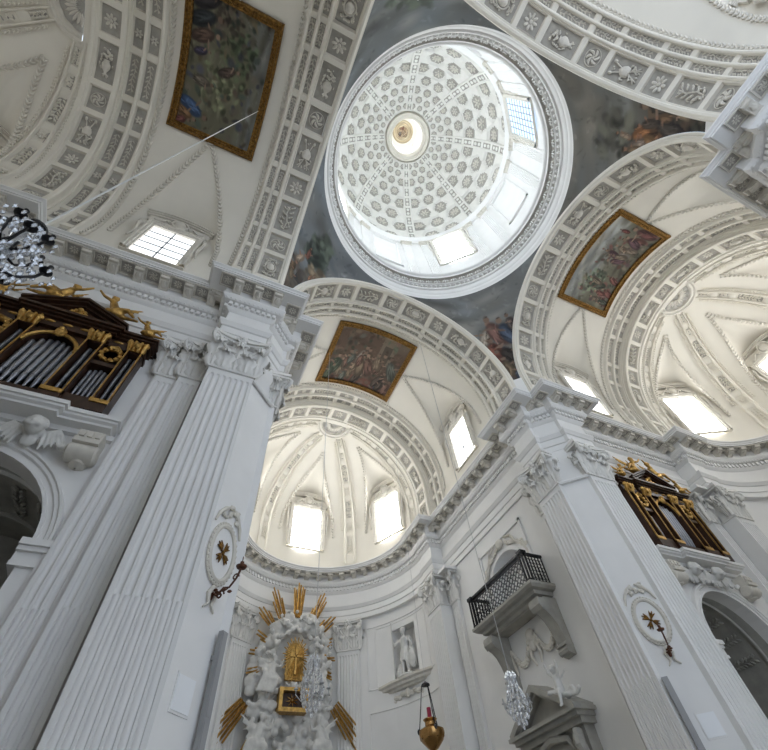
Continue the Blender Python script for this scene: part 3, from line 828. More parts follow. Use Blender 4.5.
# apse half domes
def apse_dome(arm):
    global WN
    T = ARM[arm]; uc = U0[arm]+2.3; R = 4.52
    ca = APC[arm]
    wins = [0, rad(63), -rad(63)]
    rho_a = R*.42; hwA = rad(20)
    def ceil(rho, ph):
        z = ZC+math.sqrt(max(0, R*R-rho*rho))
        za = ZC+math.sqrt(R*R-rho_a*rho_a)
        if rho > rho_a:
            k = (rho-rho_a)/(R-rho_a)
            for w in wins:
                e = abs(ph-w)/(hwA*k)
                if e < 1:
                    cr = za+(18.25-za)*k
                    z = max(z, z+(cr-z)*(1-e**2.2)**.6)
        return z
    mb = MB(T)
    phs = sorted(set(round(x, 4) for x in lin(-PI/2, PI/2, 73)+[w+d for w in wins for d in lin(-hwA, hwA, 31)]))
    phs = [p for p in phs if abs(p) <= PI/2+1e-6]
    rh = [R*sin(a) for a in lin(.0, PI/2-.02, 48)]+[R*.9999]
    mb.grid(lambda p, r: (uc+r*cos(p), r*sin(p), ceil(r, p)), phs, rh)
    mb.grid(lambda p, z: (uc+R*.9999*cos(p), R*.9999*sin(p), z if z < 14 else max(ZC+.07, ceil(R*.9999, p))), phs, [13.3, 15.0])
    # window walls fill lunettes
    root = mb.build('ceiling_apse_half_dome', M_VAULT, ang=30)
    tag(root, 'cream-lit half dome with stucco ribs over the apse of the '+WHERE[arm], 'half dome', kind='structure')
    # ribs
    def rib(ph, j):
        rb = MB()
        def S(a, b, d):       # a across metres, b angle from pole
            rr = (R-.05-d)
            z = ZC+rr*cos(b) if b < PI/2 else ZC-(b-PI/2)*R
            rho = rr*sin(b) if b < PI/2 else rr
            x, y = rho*cos(ph)-a*sin(ph)*wd(b), rho*sin(ph)+a*cos(ph)*wd(b)
            return T(uc+x, y, z)
        def wd(b): return .17+.15*min(1, b/(PI/2))
        A = [(-1.05, 0, -.08), (-1, 0, .02), (-.85, 0, .07), (-.7, 0, .07), (-.62, 0, 0), (-.58, .05, 0), (.58, .05, 0), (.62, 0, 0), (.7, 0, .07), (.85, 0, .07), (1, 0, .02), (1.05, 0, -.08)]
        B = [(.2, 0)]; cl = []
        b = .24; k = 0
        while b < PI/2+.22:
            ln = (.13 if k % 2 else .25)
            if k == 0: ln = .14
            B += [(b, 0), (b+.015, 1)]+[(x, 1) for x in lin(b+.015, b+ln-.015, 4)[1:-1]]+[(b+ln-.015, 1), (b+ln, 0)]
            cl.append((b+ln/2, ln, k)); b += ln+.045; k += 1
        B.append((PI/2+.33, 0))
        band(rb, S, A, B)
        for bb, ln, k in cl:
            o = Vector(S(0, bb, -.04)); n = Vector(T(uc, 0, ZC))-o; y = Vector(S(0, bb-.05, -.04))-o
            M = frame(o, n, y)
            if k % 2: 
                for i in range(7):
                    q = M @ Matrix.Rotation(i*2*PI/7, 4, 'Z') @ Matrix.Translation((.08, 0, .03)); rb.ell(q.translation, (.07, .035, .03), q.to_3x3(), 5, 3)
            else:
                sprig(rb, M @ Matrix.Scale(1.4, 4), ln*R*.27)
        for s in (-1, 1):
            garland(rb, [S(s*1.45, b, .02) for b in lin(.26, 1.45, 50)], lambda q: Vector(T(uc, 0, ZC))-q, .06, 0, .12)
        rb.build('rib', [M_VAULT, M_GRND], root, True, ang=35)
    for j, ph in enumerate((rad(31.5), -rad(31.5), rad(86), -rad(86))): rib(ph, j)
    gb = MB()
    for w in wins:
        for s in (-1, 1):
            pts = []
            for k in lin(1, .0, 24):
                rho = rho_a+(R-rho_a)*k; ph = w+s*hwA*k*.99
                if abs(ph) > PI/2: continue
                pts.append(T(uc+rho*cos(ph)*.995, rho*sin(ph)*.995, ZC+math.sqrt(max(0, R*R-rho*rho))-.02))
            garland(gb, pts, lambda q: Vector(T(uc, 0, ZC))-q)
    gb.build('leaf_garland', M_STUC, root, True)
    # roundel at the crown
    rb = MB(T)
    n = 24
    pr = [(1.02, -.0), (1.0, .10), (.92, .13), (.86, .08), (.80, .12), (.74, .12), (.70, .05), (.68, .03)]
    rb.grid(lambda a, q: (uc+q[0]*cos(a), q[0]*sin(a), ZC+math.sqrt(R*R-q[0]**2)-q[1]), lin(-PI/2, PI/2, n), pr)
    rb.grid(lambda a, q: (uc+q*cos(a), q*sin(a), ZC+R-.03-.03*q+.07*abs(sin(6*a))*(q/.7)*-1), lin(-PI/2, PI/2, 49), [0.0, .1, .3, .5, .68], 1)
    for a in lin(-PI/2, PI/2, 13): rb.ell((uc+.05+.35*cos(a), .35*sin(a), ZC+R-.08), (.2, .05, .05), Matrix.Rotation(a, 3, 'Z'), 6, 4)
    rb.build('shell_roundel', [M_STUC, M_GRND], root, True)
    # windows
    for i, w in enumerate(wins):
        WN += 1
        rr = R-.20
        o = T(uc+rr*cos(w), rr*sin(w), 14.74)
        M = frame(o, (0, 0, 1), T(cos(w), sin(w), 0))
        lb = {0: 'middle', 1: 'right hand', 2: 'left hand'}[i]
        if arm == 'B': lb = {0: 'middle', 1: 'altar side', 2: 'viewer side'}[i]
        if arm == 'C': lb = {0: 'middle', 1: 'altar side', 2: 'viewer side'}[i]
        win_assembly(WN, M, 1.6, 2.45, f'{lb} bright window under the half dome in the apse of the {WHERE[arm]}', (2, 4), GLASS[arm+'a'])
for arm in 'ABC': apse_dome(arm)

# ------------------------------------------------------------------ paintings
def paint(nx, ny, seed, sky, ground, pal, nfig, trees=(), arch=None, horizon=.45, extra=()):
    """painted picture as an array of linear colours, x to the right, y up"""
    R = np.random.RandomState(seed)
    X, Y = np.meshgrid(np.linspace(0, 1, nx), np.linspace(0, 1, ny))
    asp = nx/ny
    C = np.zeros((ny, nx, 3))
    k = np.clip((Y-horizon+.12*np.sin(5*X+seed))/.25+.5, 0, 1)[..., None]
    C[:] = np.array(ground)*(1-k)+np.array(sky)*k
    def st(cx, cy, rx, ry, an, c, soft=.35, al=1.):
        dx, dy = (X-cx)*asp, Y-cy
        u = (dx*np.cos(an)+dy*np.sin(an))/rx; v = (-dx*np.sin(an)+dy*np.cos(an))/ry
        a = np.clip((1-np.sqrt(u*u+v*v))/soft, 0, 1)[..., None]*al
        C[:] = C*(1-a)+np.array(c)*a
    for i in range(70):      # clouds
        c = np.array(sky)*R.uniform(.62, 1.38)*np.array((1.04, 1., .95) if R.rand() < .5 else (.96, 1., 1.05))
        st(R.rand(), horizon+R.rand()*(1-horizon), R.uniform(.05, .2)*asp, R.uniform(.03, .08), R.uniform(-.4, .4), c, .9, .6)
    for i in range(40):
        c = np.array(ground)*R.uniform(.55, 1.45)
        st(R.rand(), R.rand()*horizon*1.1, R.uniform(.05, .18)*asp, R.uniform(.02, .06), R.uniform(-.5, .5), c, .8, .6)
    if arch:
        for x0, x1, y0, y1, c in arch:
            m = ((X > x0) & (X < x1) & (Y > y0) & (Y < y1))[..., None]; C[:] = np.where(m, np.array(c), C)
    for tx, ty, s, c in trees:
        for i in range(45):
            a, d = R.uniform(0, 6.28), R.rand()**.6*s
            st(tx+d*np.cos(a)/asp, ty+d*np.sin(a)*1.1, R.uniform(.02, .06), R.uniform(.015, .04), R.uniform(0, 3), np.array(c)*R.uniform(.5, 1.6), .6, .8)
    for i in range(140):
        c = np.array(pal[R.randint(len(pal))])*R.uniform(.6, 1.25); y = horizon*1.15*R.rand()**1.2
        st(R.rand(), y, R.uniform(.015, .05), R.uniform(.02, .07), R.uniform(-.9, .9), c, .6, .75)
    skin = np.array((132, 102, 82))
    for i in range(nfig):
        fx, fy, s = (extra[i] if i < len(extra) else (R.uniform(.1, .9), R.uniform(.12, .5), R.uniform(.10, .17)))[:3]
        c = np.array(pal[R.randint(len(pal))] if i >= len(extra) or len(extra[i]) < 4 else extra[i][3])
        ln = R.uniform(-.4, .4)
        st(fx, fy, s*.42, s, ln, c*.75, .2); st(fx-.1*s/asp, fy+.05*s, s*.25, s*.8, ln, c*1.25, .5, .8)
        for j in range(7): st(fx+R.uniform(-.25, .25)*s/asp, fy+R.uniform(-.7, .5)*s, s*.05, s*R.uniform(.3, .55), ln+R.uniform(-.3, .3), c*R.choice([.4, 1.5]), .7, .7)
        sg = R.choice([-1, 1])
        st(fx+sg*.3*s/asp, fy+.5*s, s*.30, s*.085, sg*R.uniform(.1, .9), skin*R.uniform(.8, 1.2), .3)
        st(fx-np.sin(ln)*s/asp, fy+1.12*s, s*.17, s*.2, 0, skin*R.uniform(.8, 1.25), .3)
        st(fx-np.sin(ln)*s/asp, fy+1.31*s, s*.14, s*.08, .2, np.array((70, 50, 36)), .6, .8)
    for i in range(520):     # brush marks
        x, y = R.randint(nx), R.randint(ny)
        st(x/nx, y/ny, R.uniform(.008, .03), R.uniform(.004, .012), R.uniform(0, 3.1), C[y, x]*R.uniform(.8, 1.2), .6, .7)
    lum = C.mean(2, keepdims=True); C = lum+(C-lum)*.72
    C = np.clip(C, 0, 255)/255.
    return np.where(C <= .04045, C/12.92, ((C+.055)/1.055)**2.4)
def figure_pass(C, figs, seed):
    """adds robed figures (x, y, size, colour) to a picture already in linear colours"""
    R = np.random.RandomState(seed); ny, nx, _ = C.shape
    X, Y = np.meshgrid(np.linspace(0, 1, nx), np.linspace(0, 1, ny))
    def st(cx, cy, rx, ry, an, c, soft=.35, al=1.):
        dx, dy = X-cx, Y-cy; u = (dx*np.cos(an)+dy*np.sin(an))/rx; v = (-dx*np.sin(an)+dy*np.cos(an))/ry
        a = np.clip((1-np.sqrt(u*u+v*v))/soft, 0, 1)[..., None]*al
        C[:] = C*(1-a)+np.array(srgb(np.clip(c, 0, 255)))*a
    sk = np.array((140, 106, 86))
    for x, y, s, c in figs:
        c = np.array(c); ln = R.uniform(-.4, .4)
        st(x, y, s*.42, s, ln, c*.8, .3); st(x-.1*s, y, s*.22, s*.8, ln, c*1.2, .6, .8)
        for j in range(6): st(x+R.uniform(-.25, .25)*s, y+R.uniform(-.7, .5)*s, s*.06, s*.4, ln+R.uniform(-.4, .4), c*R.choice([.6, 1.35]), .7, .6)
        g = R.choice([-1, 1]); st(x+g*.35*s, y+.4*s, s*.34, s*.09, g*R.uniform(.1, .9), sk, .4)
        st(x-np.sin(ln)*s, y+1.08*s, s*.18, s*.2, 0, sk, .4); st(x-np.sin(ln)*s, y+1.24*s, s*.16, s*.09, 0, (72, 54, 42), .6, .8)
    return C
def painted(name, fn, nx, ny, pic, parent=None, world=False):
    mb = MB(); mb.grid(lambda y, x: fn(x, y), lin(0, 1, ny), lin(0, 1, nx))
    o = mb.build(name, M_PAINT, parent, world, ang=60)
    at = o.data.color_attributes.new('Col', 'FLOAT_COLOR', 'POINT')
    a = np.ones((nx*ny, 4), dtype=np.float32); a[:, :3] = pic.reshape(-1, 3)
    at.data.foreach_set('color', a.ravel())
    return o
def ceiling_picture(arm, u0, u1, ha, pic, nx, ny, flip, label):
    T = ARM[arm]; th0, th1 = PI/2-ha, PI/2+ha
    rr = RV-.02
    root = thing('ceiling_painting', label, 'painting', T((u0+u1)/2, 0, ZC+rr*cos(ha)))
    def P(u, th, d): return T(u, (rr-d)*cos(th), ZC+(rr-d)*sin(th))
    def fn(x, y):
        u, th = flip(x, y); return P(u0+(u1-u0)*u, th0+(th1-th0)*th, .03)
    painted('canvas', fn, nx, ny, pic, root, True)
    # frame
    fb = MB(); w = .26
    prof = [(-.0, 0), (.0, .07), (.03, .12), (.07, .12), (.09, .08), (.19, .08), (.21, .11), (.25, .11), (.26, .02)]
    n = 24
    def loop(d, h):
        da = d/rr
        return [P(u0+d, a, h) for a in lin(th0+da, th1-da, n)]+[P(u, th1-da, h) for u in lin(u0+d, u1-d, n)]+[P(u1-d, a, h) for a in lin(th1-da, th0+da, n)]+[P(u, th0+da, h) for u in lin(u1-d, u0+d, n)]
    Ls = [loop(d, h) for d, h in prof]; m = len(Ls[0]); k = len(prof)
    for j in range(k-1):
        fb.add(Ls[j]+Ls[j+1], [(i, (i+1) % m, m+(i+1) % m, m+i) for i in range(m)], 1 if j in (4,) else 0)
    D = Ls[4]; E = Ls[5]
    for i in range(0, m, 1):      # carved leaves in the hollow of the frame
        q = (Vector(D[i])+Vector(E[i]))/2; d = Vector(D[(i+1) % m])-Vector(D[i])
        if d.length < 1e-4: continue
        c = Vector((0, q.y, ZC)) if arm in 'AD' else Vector((q.x, 0, ZC))
        M = frame(q, c-q, d); fb.ell(M.translation, (.045, .05, .03), M.to_3x3(), 6, 4)
    fb.build('gilded_frame', [M_DGOLD, M_DGOLD], root, True, ang=45)
    return root
OL, BR = (104, 96, 74), (92, 72, 54)
pA = paint(170, 160, 3, (124, 110, 90), (100, 78, 62), [(112, 94, 72), (92, 96, 84), (128, 108, 84), (78, 66, 56), (112, 80, 66), (80, 90, 70)], 30, arch=[(.62, .8, .5, .9, (120, 104, 84)), (.66, .76, .45, .8, (88, 76, 62)), (.2, .24, .5, .95, (98, 84, 66)), (.1, .9, .08, .2, (112, 66, 54))], horizon=.95, extra=[(.78, .2, .13, (56, 82, 108)), (.15, .3, .15, (66, 88, 62)), (.45, .5, .16, (150, 140, 124)), (.5, .28, .13, (160, 146, 126)), (.3, .4, .15, (96, 104, 84))])
ceiling_picture('A', 7.3, 11.15, rad(25.5), pA, 170, 160, lambda x, y: (1-y, 1-x), 'framed fresco of a crowded interior scene on the choir vault, above the apse arch')
pC = paint(170, 150, 8, (116, 116, 110), (104, 100, 76), [(84, 66, 58), (62, 76, 66), (100, 86, 60), (70, 70, 88), (104, 92, 78)], 9, trees=[(.45, .5, .2, (86, 94, 64)), (.3, .62, .16, (72, 84, 58)), (.62, .45, .2, (108, 110, 78)), (.15, .45, .14, (70, 60, 50))], arch=[(.5, .68, .44, .49, (140, 134, 102)), (.56, .6, .38, .62, (140, 134, 102))], horizon=.78, extra=[(.8, .2, .15, (58, 82, 122)), (.86, .14, .11, (136, 96, 60)), (.93, .1, .1, (112, 62, 56)), (.22, .18, .16, (50, 54, 56)), (.32, .2, .14, (96, 72, 60)), (.1, .22, .16, (60, 54, 56)), (.42, .2, .08, (70, 62, 84))])
ceiling_picture('C', 7.55, 10.58, rad(27), pC, 170, 150, lambda x, y: (1-y, 1-x), 'framed fresco of a green landscape with a blue robed figure, left transept vault')
pB = paint(200, 130, 12, (152, 152, 144), (108, 104, 84), [(122, 70, 62), (96, 66, 72), (120, 104, 84), (80, 84, 70), (140, 120, 100)], 22, trees=[(.25, .55, .16, (92, 104, 78)), (.35, .5, .14, (84, 98, 76))], horizon=.62, extra=[(.9, .3, .2, (104, 60, 56)), (.8, .34, .17, (118, 72, 62)), (.62, .36, .15, (150, 140, 130)), (.2, .25, .12, (124, 88, 78)), (.14, .16, .12, (112, 64, 60)), (.84, .62, .08, (110, 56, 50))])
ceiling_picture('B', 7.08, 10.15, rad(27.5), pB, 200, 130, lambda x, y: (1-y, x), 'framed fresco with red robed figures under a pale sky, on the right transept vault')
pD = paint(60, 60, 21, (196, 184, 168), (186, 164, 146), [(188, 150, 130), (170, 140, 120), (196, 176, 150)], 9)
ceiling_picture('D', 7.5, 10.8, rad(25), pD, 60, 60, lambda x, y: (y, x), 'pale fresco on the nave vault at the top right edge')
# pendentives
def pendentive(q, pic, n, label):
    sx, sy = QUAD[q]
    r = RINT+.21
    def fn(x, y):
        th = y*PI/2*.999; rho = math.sqrt((r*cos(th))**2+5.17**2); z = ZC+r*sin(th)
        a0 = math.atan2(r*cos(th), 5.17)         # from +y axis
        a = a0+(PI/2-2*a0)*x
        return (sx*rho*sin(a), sy*rho*cos(a), z)
    N = len(pic); samp = np.zeros((n, n, 3))
    for j in range(n):
        for i in range(n):
            x, y = i/(n-1), j/(n-1)
            p = Vector(fn(x, y)); rho = math.hypot(p.x, p.y); dl = math.atan2(abs(p.x), abs(p.y))-PI/4
            X = .5+(.09 if q == 'AB' else 0)+dl*rho/8.2*(1 if sx*sy > 0 else -1); Y = (p.z-14.6)/5.9
            samp[j, i] = pic[min(N-1, max(0, int(Y*(N-1)))), min(N-1, max(0, int(X*(N-1))))]
    o = painted('ceiling_pendentive', fn, n, n, samp)
    tag(o, label, 'fresco', kind='structure')
    mb = MB(lambda x, y, z: (sx*x, sy*y, z))
    mb.prism([(RINT+.12, 5.19), (5.19, RINT+.12), (7, 7)], 13.3, ZC+.15)
    t = mb.build('wall_pendentive_foot', M_WALL); tag(t, 'plain wall block at the foot of the '+label, 'wall', kind='structure')
SK = (116, 117, 114)
pics = {}
WH = (150, 136, 118); DK = (50, 42, 36)
pics['AB'] = paint(200, 200, 31, SK, (74, 62, 50), [(96, 62, 54), (84, 58, 50), (120, 102, 88), (66, 72, 84), (80, 68, 58)], 20, horizon=.50, extra=[(.53, .62, .11, WH), (.47, .5, .12, WH), (.38, .62, .09, (108, 66, 56)), (.34, .56, .08, (92, 62, 54)), (.60, .64, .12, (124, 84, 72)), (.66, .60, .12, (66, 78, 98)), (.55, .48, .11, (132, 72, 54)), (.52, .38, .10, (124, 66, 50)), (.62, .42, .10, (56, 48, 42)), (.58, .3, .10, (112, 92, 66)), (.44, .4, .07, (96, 58, 46)), (.54, .16, .07, (78, 66, 52)), (.7, .66, .08, (92, 78, 72)), (.28, .66, .06, (90, 76, 68))])
pics['AC'] = paint(300, 300, 32, (116, 120, 121), (92, 82, 68), [(98, 76, 62), (110, 92, 76), (78, 74, 68)], 0, horizon=.50, trees=[(.515, .84, .07, (72, 80, 68)), (.525, .75, .07, (66, 76, 66)), (.62, .62, .09, (120, 102, 78))], arch=[(.505, .555, .46, .56, (58, 56, 58)), (.505, .555, .56, .57, (96, 92, 88))])
pics['BD'] = paint(200, 200, 33, (116, 114, 106), (80, 70, 54), [(98, 70, 52), (70, 62, 54), (110, 92, 70)], 10, horizon=.45, trees=[(.66, .42, .10, (58, 58, 48)), (.45, .72, .12, (84, 82, 70)), (.5, .25, .08, (54, 52, 44))], arch=[(.52, .62, .34, .56, (112, 90, 68)), (.54, .56, .36, .54, (64, 50, 42)), (.58, .6, .36, .54, (64, 50, 42))], extra=[(.44, .52, .12, (126, 84, 56)), (.48, .42, .11, (66, 58, 52)), (.42, .62, .07, (140, 120, 104)), (.3, .66, .08, (120, 104, 80)), (.36, .5, .09, (122, 100, 74)), (.54, .34, .07, (140, 118, 90))])
pics['CD'] = paint(200, 200, 34, (118, 122, 121), (90, 76, 62), [(98, 70, 52), (70, 62, 54), (104, 66, 60)], 9, horizon=.5, trees=[(.45, .72, .12, (80, 88, 74)), (.5, .6, .10, (72, 80, 68))])
figure_pass(pics['AC'], [(.47, .62, .055, (154, 136, 118)), (.49, .71, .04, (112, 74, 62)), (.465, .50, .06, (92, 76, 58)), (.485, .45, .05, (120, 104, 84)), (.575, .60, .03, (150, 112, 90)), (.60, .58, .03, (136, 104, 84)), (.59, .64, .025, (120, 98, 84))], 5)
figure_pass(pics['BD'], [(.47, .60, .07, (150, 104, 70)), (.50, .55, .06, (80, 70, 62)), (.46, .70, .04, (150, 130, 112)), (.40, .64, .05, (128, 110, 88)), (.43, .54, .06, (136, 106, 76)), (.52, .45, .05, (120, 96, 74))], 6)
for q in QUAD:
    pendentive(q, pics[q], 150, {'AB': 'curved corner fresco of a crowd before a pale tent, above the right crossing pier', 'AC': 'curved corner fresco with a seated robed figure and dark trees, above the left crossing pier', 'BD': 'curved corner fresco with a kneeling figure by a tower, near the top right pier', 'CD': 'curved corner fresco with trees, at the top edge behind the dome'}[q])

# ------------------------------------------------------------------ dome
ZR0, ZR1, RR0, RR1 = 20.40, 22.32, 5.30, 4.665
mb = MB()
prof = [(5.45, 20.2), (5.30, 20.42), (5.30, 20.50), (5.27, 20.56), (5.25, 20.58), (5.25, 20.66), (5.21, 20.72), (5.18, 20.78), (5.18, 20.92), (5.15, 20.95), (5.12, 21.1), (5.10, 21.24), (5.02, 21.26), (4.99, 21.34), (5.07, 21.37), (5.07, 21.58), (4.93, 21.60), (4.90, 21.64), (4.96, 21.66), (4.94, 22.02), (4.80, 22.04), (4.77, 22.10), (4.77, 22.16), (4.72, 22.18), (4.665, 22.26), (4.665, 22.32), (4.72, 22.36), (5.3, 22.36)]
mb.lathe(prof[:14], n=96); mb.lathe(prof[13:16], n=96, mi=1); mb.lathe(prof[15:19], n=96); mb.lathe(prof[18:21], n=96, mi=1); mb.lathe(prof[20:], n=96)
n = 130
for i in range(n):
    a = 2*PI*i/n; M = Matrix.Rotation(a, 4, 'Z') @ Matrix.Translation((4.985, 0, 21.46)); mb.ell(M.translation, (.075, .068, .09), M.to_3x3(), 6, 4)
n = 72
for i in range(n):
    a = 2*PI*i/n
    for k in range(3):
        M = Matrix.Rotation(a+(k-1)*.022, 4, 'Z') @ Matrix.Translation((4.90, 0, 21.85)) @ Matrix.Rotation((k-1)*.5, 4, 'X'); mb.ell(M.translation, (.045, .035, .14 if k == 1 else .10), M.to_3x3(), 5, 4)
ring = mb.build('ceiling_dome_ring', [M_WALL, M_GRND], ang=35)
tag(ring, 'white moulded ring with bead and leaf bands below the dome drum', 'dome ring', kind='structure')
# drum
mb = MB()
RD, ZS = 5.278, 29.355
mb.lathe([(RD, 22.3), (RD, ZS+.1)], n=96)
mb.lathe([(RD, 28.62), (RD-.10, 28.64), (RD-.10, 28.74), (RD-.07, 28.76), (RD-.07, 28.95), (RD-.14, 29.0), (RD-.2, 29.08), (RD-.27, 29.14), (RD-.27, 29.22), (RD-.05, 29.36)], n=96)
mb.lathe([(RD, 22.36), (RD-.12, 22.36), (RD-.12, 23.2), (RD-.06, 23.3), (RD, 23.3)], n=96)
drum = mb.build('wall_dome_drum', M_WALL, ang=35)
tag(drum, 'white drum wall with windows under the dome', 'drum', kind='structure')
sh = shaft(.55, .12, 5, 23.3, 28.2, 24.5)
cb = MB(); cb.obox(-.32, .32, -.05, .12, 28.2, 28.26)
for i in range(3): leaf(cb, Matrix.Translation((-.2+.2*i, 0, 28.24)), .2, .3)
for s in (-1, 1): cb.ell((s*.3, -.08, 28.5), .08)
cb.obox(-.36, .36, -.1, .12, 28.56, 28.64)
capm = cb.mesh('capital', M_STUC)
for i in range(8):
    for d in (-1, 1):
        a = rad(22.5+45*i+d*6.6)
        M = Matrix.Translation((0, 0, 0)) @ Matrix.Rotation(a, 4, 'Z') @ Matrix.Translation((RD-.10, 0, 0)) @ Matrix.Rotation(PI/2, 4, 'Z').inverted()
        M = Matrix.Rotation(a, 4, 'Z') @ Matrix.Translation((RD-.10, 0, 0)) @ Matrix.Rotation(-PI/2, 4, 'Z')
        s_ = inst('drum_pilaster', sh, drum, M, True); inst('capital', capm, s_, Matrix())
    a = rad(45*i)
    M = Matrix.Rotation(a, 4, 'Z') @ Matrix.Translation((RD-.08, 0, 0)) @ Matrix.Rotation(-PI/2, 4, 'Z')
    if i % 2:
        WN += 1
        M = Matrix.Rotation(a, 4, 'Z') @ Matrix.Translation((RD-.17, 0, 24.75)) @ Matrix.Rotation(-PI/2, 4, 'Z')
        nm = {1: 'bright drum window at the lower edge of the dome', 3: 'drum window hidden by the left rim of the dome', 5: 'drum window hidden at the top left of the dome', 7: 'blue leaded drum window at the right of the dome'}[i]
        win_assembly(WN, M, 1.75, 3.75, nm, (3, 3) if i != 7 else (6, 9), M_SKYB if i == 7 else GLASS['drum'], False)
    else:
        pb = MB()
        for x0, x1, z0, z1 in ((-.85, -.75, 24.5, 28.3), (.75, .85, 24.5, 28.3), (-.85, .85, 28.2, 28.3), (-.85, .85, 24.5, 24.6)): pb.obox(x0, x1, -.06, .05, z0, z1)
        inst('blank_panel', pb.mesh('blank_panel', M_WALL), drum, M, True)
# dome shell with hexagonal coffers
ZTOP, RTOP = 35.15, 1.58
el1 = math.acos(RTOP/RD); KZ = (ZTOP-ZS)/(RD*sin(el1))
def wof(el): return math.log(math.tan(PI/4+el/2))
def dome_pt(ph, el, d=0.):
    rr = RD-.02+d
    return (rr*cos(el)*cos(ph), rr*cos(el)*sin(ph), ZS+rr*sin(el)*KZ)
def dome_frame(ph, el, d, s):
    o = Vector(dome_pt(ph, el, d)); a = Vector(dome_pt(ph, el+.01, d))-o; b = Vector(dome_pt(ph+.01, el, d))-o
    n = a.cross(b).normalized()
    if n.dot(Vector((0, 0, ZS+1))-o) < 0: n = -n
    return frame(o, n, a, s)
SPW = rad(15); DW = SPW*.86
W1 = wof(el1); rows = []
w = DW*.62; k = 0
while w < W1-.06: rows.append((w, k % 2)); w += DW; k += 1
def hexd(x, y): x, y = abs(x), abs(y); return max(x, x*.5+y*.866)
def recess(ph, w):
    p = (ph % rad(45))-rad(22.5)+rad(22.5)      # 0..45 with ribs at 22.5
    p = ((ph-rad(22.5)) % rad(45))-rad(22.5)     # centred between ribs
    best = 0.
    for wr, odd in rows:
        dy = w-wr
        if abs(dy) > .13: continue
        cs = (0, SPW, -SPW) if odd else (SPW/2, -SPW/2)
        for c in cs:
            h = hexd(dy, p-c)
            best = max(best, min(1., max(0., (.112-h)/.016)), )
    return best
mb = MB()
NW = 150
els = []
for i in range(NW+1):
    ww = W1*i/NW; els.append((2*math.atan(math.exp(ww))-PI/2, ww))
NP = 8*44
mi0 = []
vs = []; dep = []
for j in range(NP):
    ph = 2*PI*j/NP
    for el, ww in els:
        d = recess(ph, ww); sc_ = cos(el)
        vs.append(dome_pt(ph, el, d*.17*sc_)); dep.append(d)
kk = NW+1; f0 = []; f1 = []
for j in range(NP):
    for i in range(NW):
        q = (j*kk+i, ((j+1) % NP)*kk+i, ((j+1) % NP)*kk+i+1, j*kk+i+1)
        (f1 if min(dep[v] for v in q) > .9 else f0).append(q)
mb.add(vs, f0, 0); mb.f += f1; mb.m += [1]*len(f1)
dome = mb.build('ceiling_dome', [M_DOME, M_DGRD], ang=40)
tag(dome, 'white dome with eight ribs and rows of hexagonal coffers', 'dome', kind='structure')
for s in range(8):
    for wr, odd in rows:
        el = 2*math.atan(math.exp(wr))-PI/2
        for c in ((0, SPW, -SPW) if odd else (SPW/2, -SPW/2)):
            if c == -SPW and False: continue
            inst('coffer_rosette', ROS[2 if (odd + s) % 2 else 0], dome, dome_frame(rad(45*s)+c+rad(0), el, .14*cos(el), .40*cos(el)), True)
for i in range(8):
    ph = rad(22.5+45*i); rb = MB()
    def S(a, b, d):
        el, ww = b, 0
        rr = RD-.05-d; wd_ = .16+.14*cos(el)
        x, y = rr*cos(el), a*wd_
        return (x*cos(ph)-y*sin(ph), x*sin(ph)+y*cos(ph), ZS+rr*sin(el)*KZ)
    A = [(-1.05, 0, -.06), (-1, 0, .05), (-.72, 0, .05), (-.6, 0, 0), (-.55, .02, 0), (.55, .02, 0), (.6, 0, 0), (.72, 0, .06), (1, 0, .06), (1.05, 0, -.06)]
    B = [(0, 0)]; e = .03; cl = []
    while e < el1-.05:
        ln = .12*cos(e)+.03
        B += [(e, 0), (e+.008, 1), (e+ln-.008, 1), (e+ln, 0)]; cl.append((e+ln/2, ln)); e += ln+.02
    B.append((el1, 0))
    band(rb, S, A, B)
    for e, ln in cl:
        o = Vector(S(0, e, -.02)); n_ = Vector((0, 0, ZS+1))-o; y_ = Vector(S(0, e+.01, -.02))-o
        M = frame(o, n_, y_)
        for q_ in (-.5, .5):
            m2 = M @ Matrix.Translation((0, q_*ln*RD*.5, .01)); rb.ell(m2.translation, (.09*cos(e)+.04, ln*RD*.2, .04), m2.to_3x3(), 6, 4)
    rb.build('rib', [M_DOME, M_DGRD], dome, True)
# lantern
mb = MB(); mb.lathe([(1.60, 35.1), (1.60, 35.7), (1.30, 35.7)], n=40)
mb.lathe([(1.49, 35.5), (1.50, 35.0), (1.44, 34.9), (1.36, 34.92), (1.32, 35.0), (1.26, 35.02), (1.20, 34.98), (1.14, 35.02), (1.10, 35.1), (1.10, 35.4)], n=40)
lantern = mb.build('ceiling_lantern', [M_VAULT], ang=40)
tag(lantern, 'bright round lantern eye at the crown of the dome', 'lantern', kind='structure')
mb = MB(); mb.lathe([(1.10, 35.4), (1.08, 35.7), (1.08, 38.0), (1.0, 38.1)], n=40)
mb.build('lantern_wall', M_DOME, lantern, True)
for i in range(8):
    a = 2*PI*i/8; M = Matrix.Rotation(a, 4, 'Z') @ Matrix.Translation((1.05, 0, 35.7)) @ Matrix.Rotation(-PI/2, 4, 'Z')
    w_ = MB(); w_.obox(-.3, .3, 0, .02, 0, 2.2); inst('lantern_window', w_.mesh('lantern_window', GLASS['lantern']), lantern, M, True)
mb = MB(); mb.lathe([(1.1, 38.02), (.85, 38.16), (.78, 38.2), (.76, 38.2)], n=40); mb.build('lantern_crown', M_VAULT, lantern, True)
pL = paint(50, 50, 44, (176, 158, 122), (170, 146, 110), [(140, 100, 76), (120, 110, 100), (150, 120, 84)], 5, extra=[(.35, .3, .2, (84, 70, 66)), (.7, .3, .14, (134, 84, 66))])
painted('lantern_fresco', lambda x, y: (.78*y*cos(2*PI*x), .78*y*sin(2*PI*x), 38.19), 50, 50, pL, lantern, True)

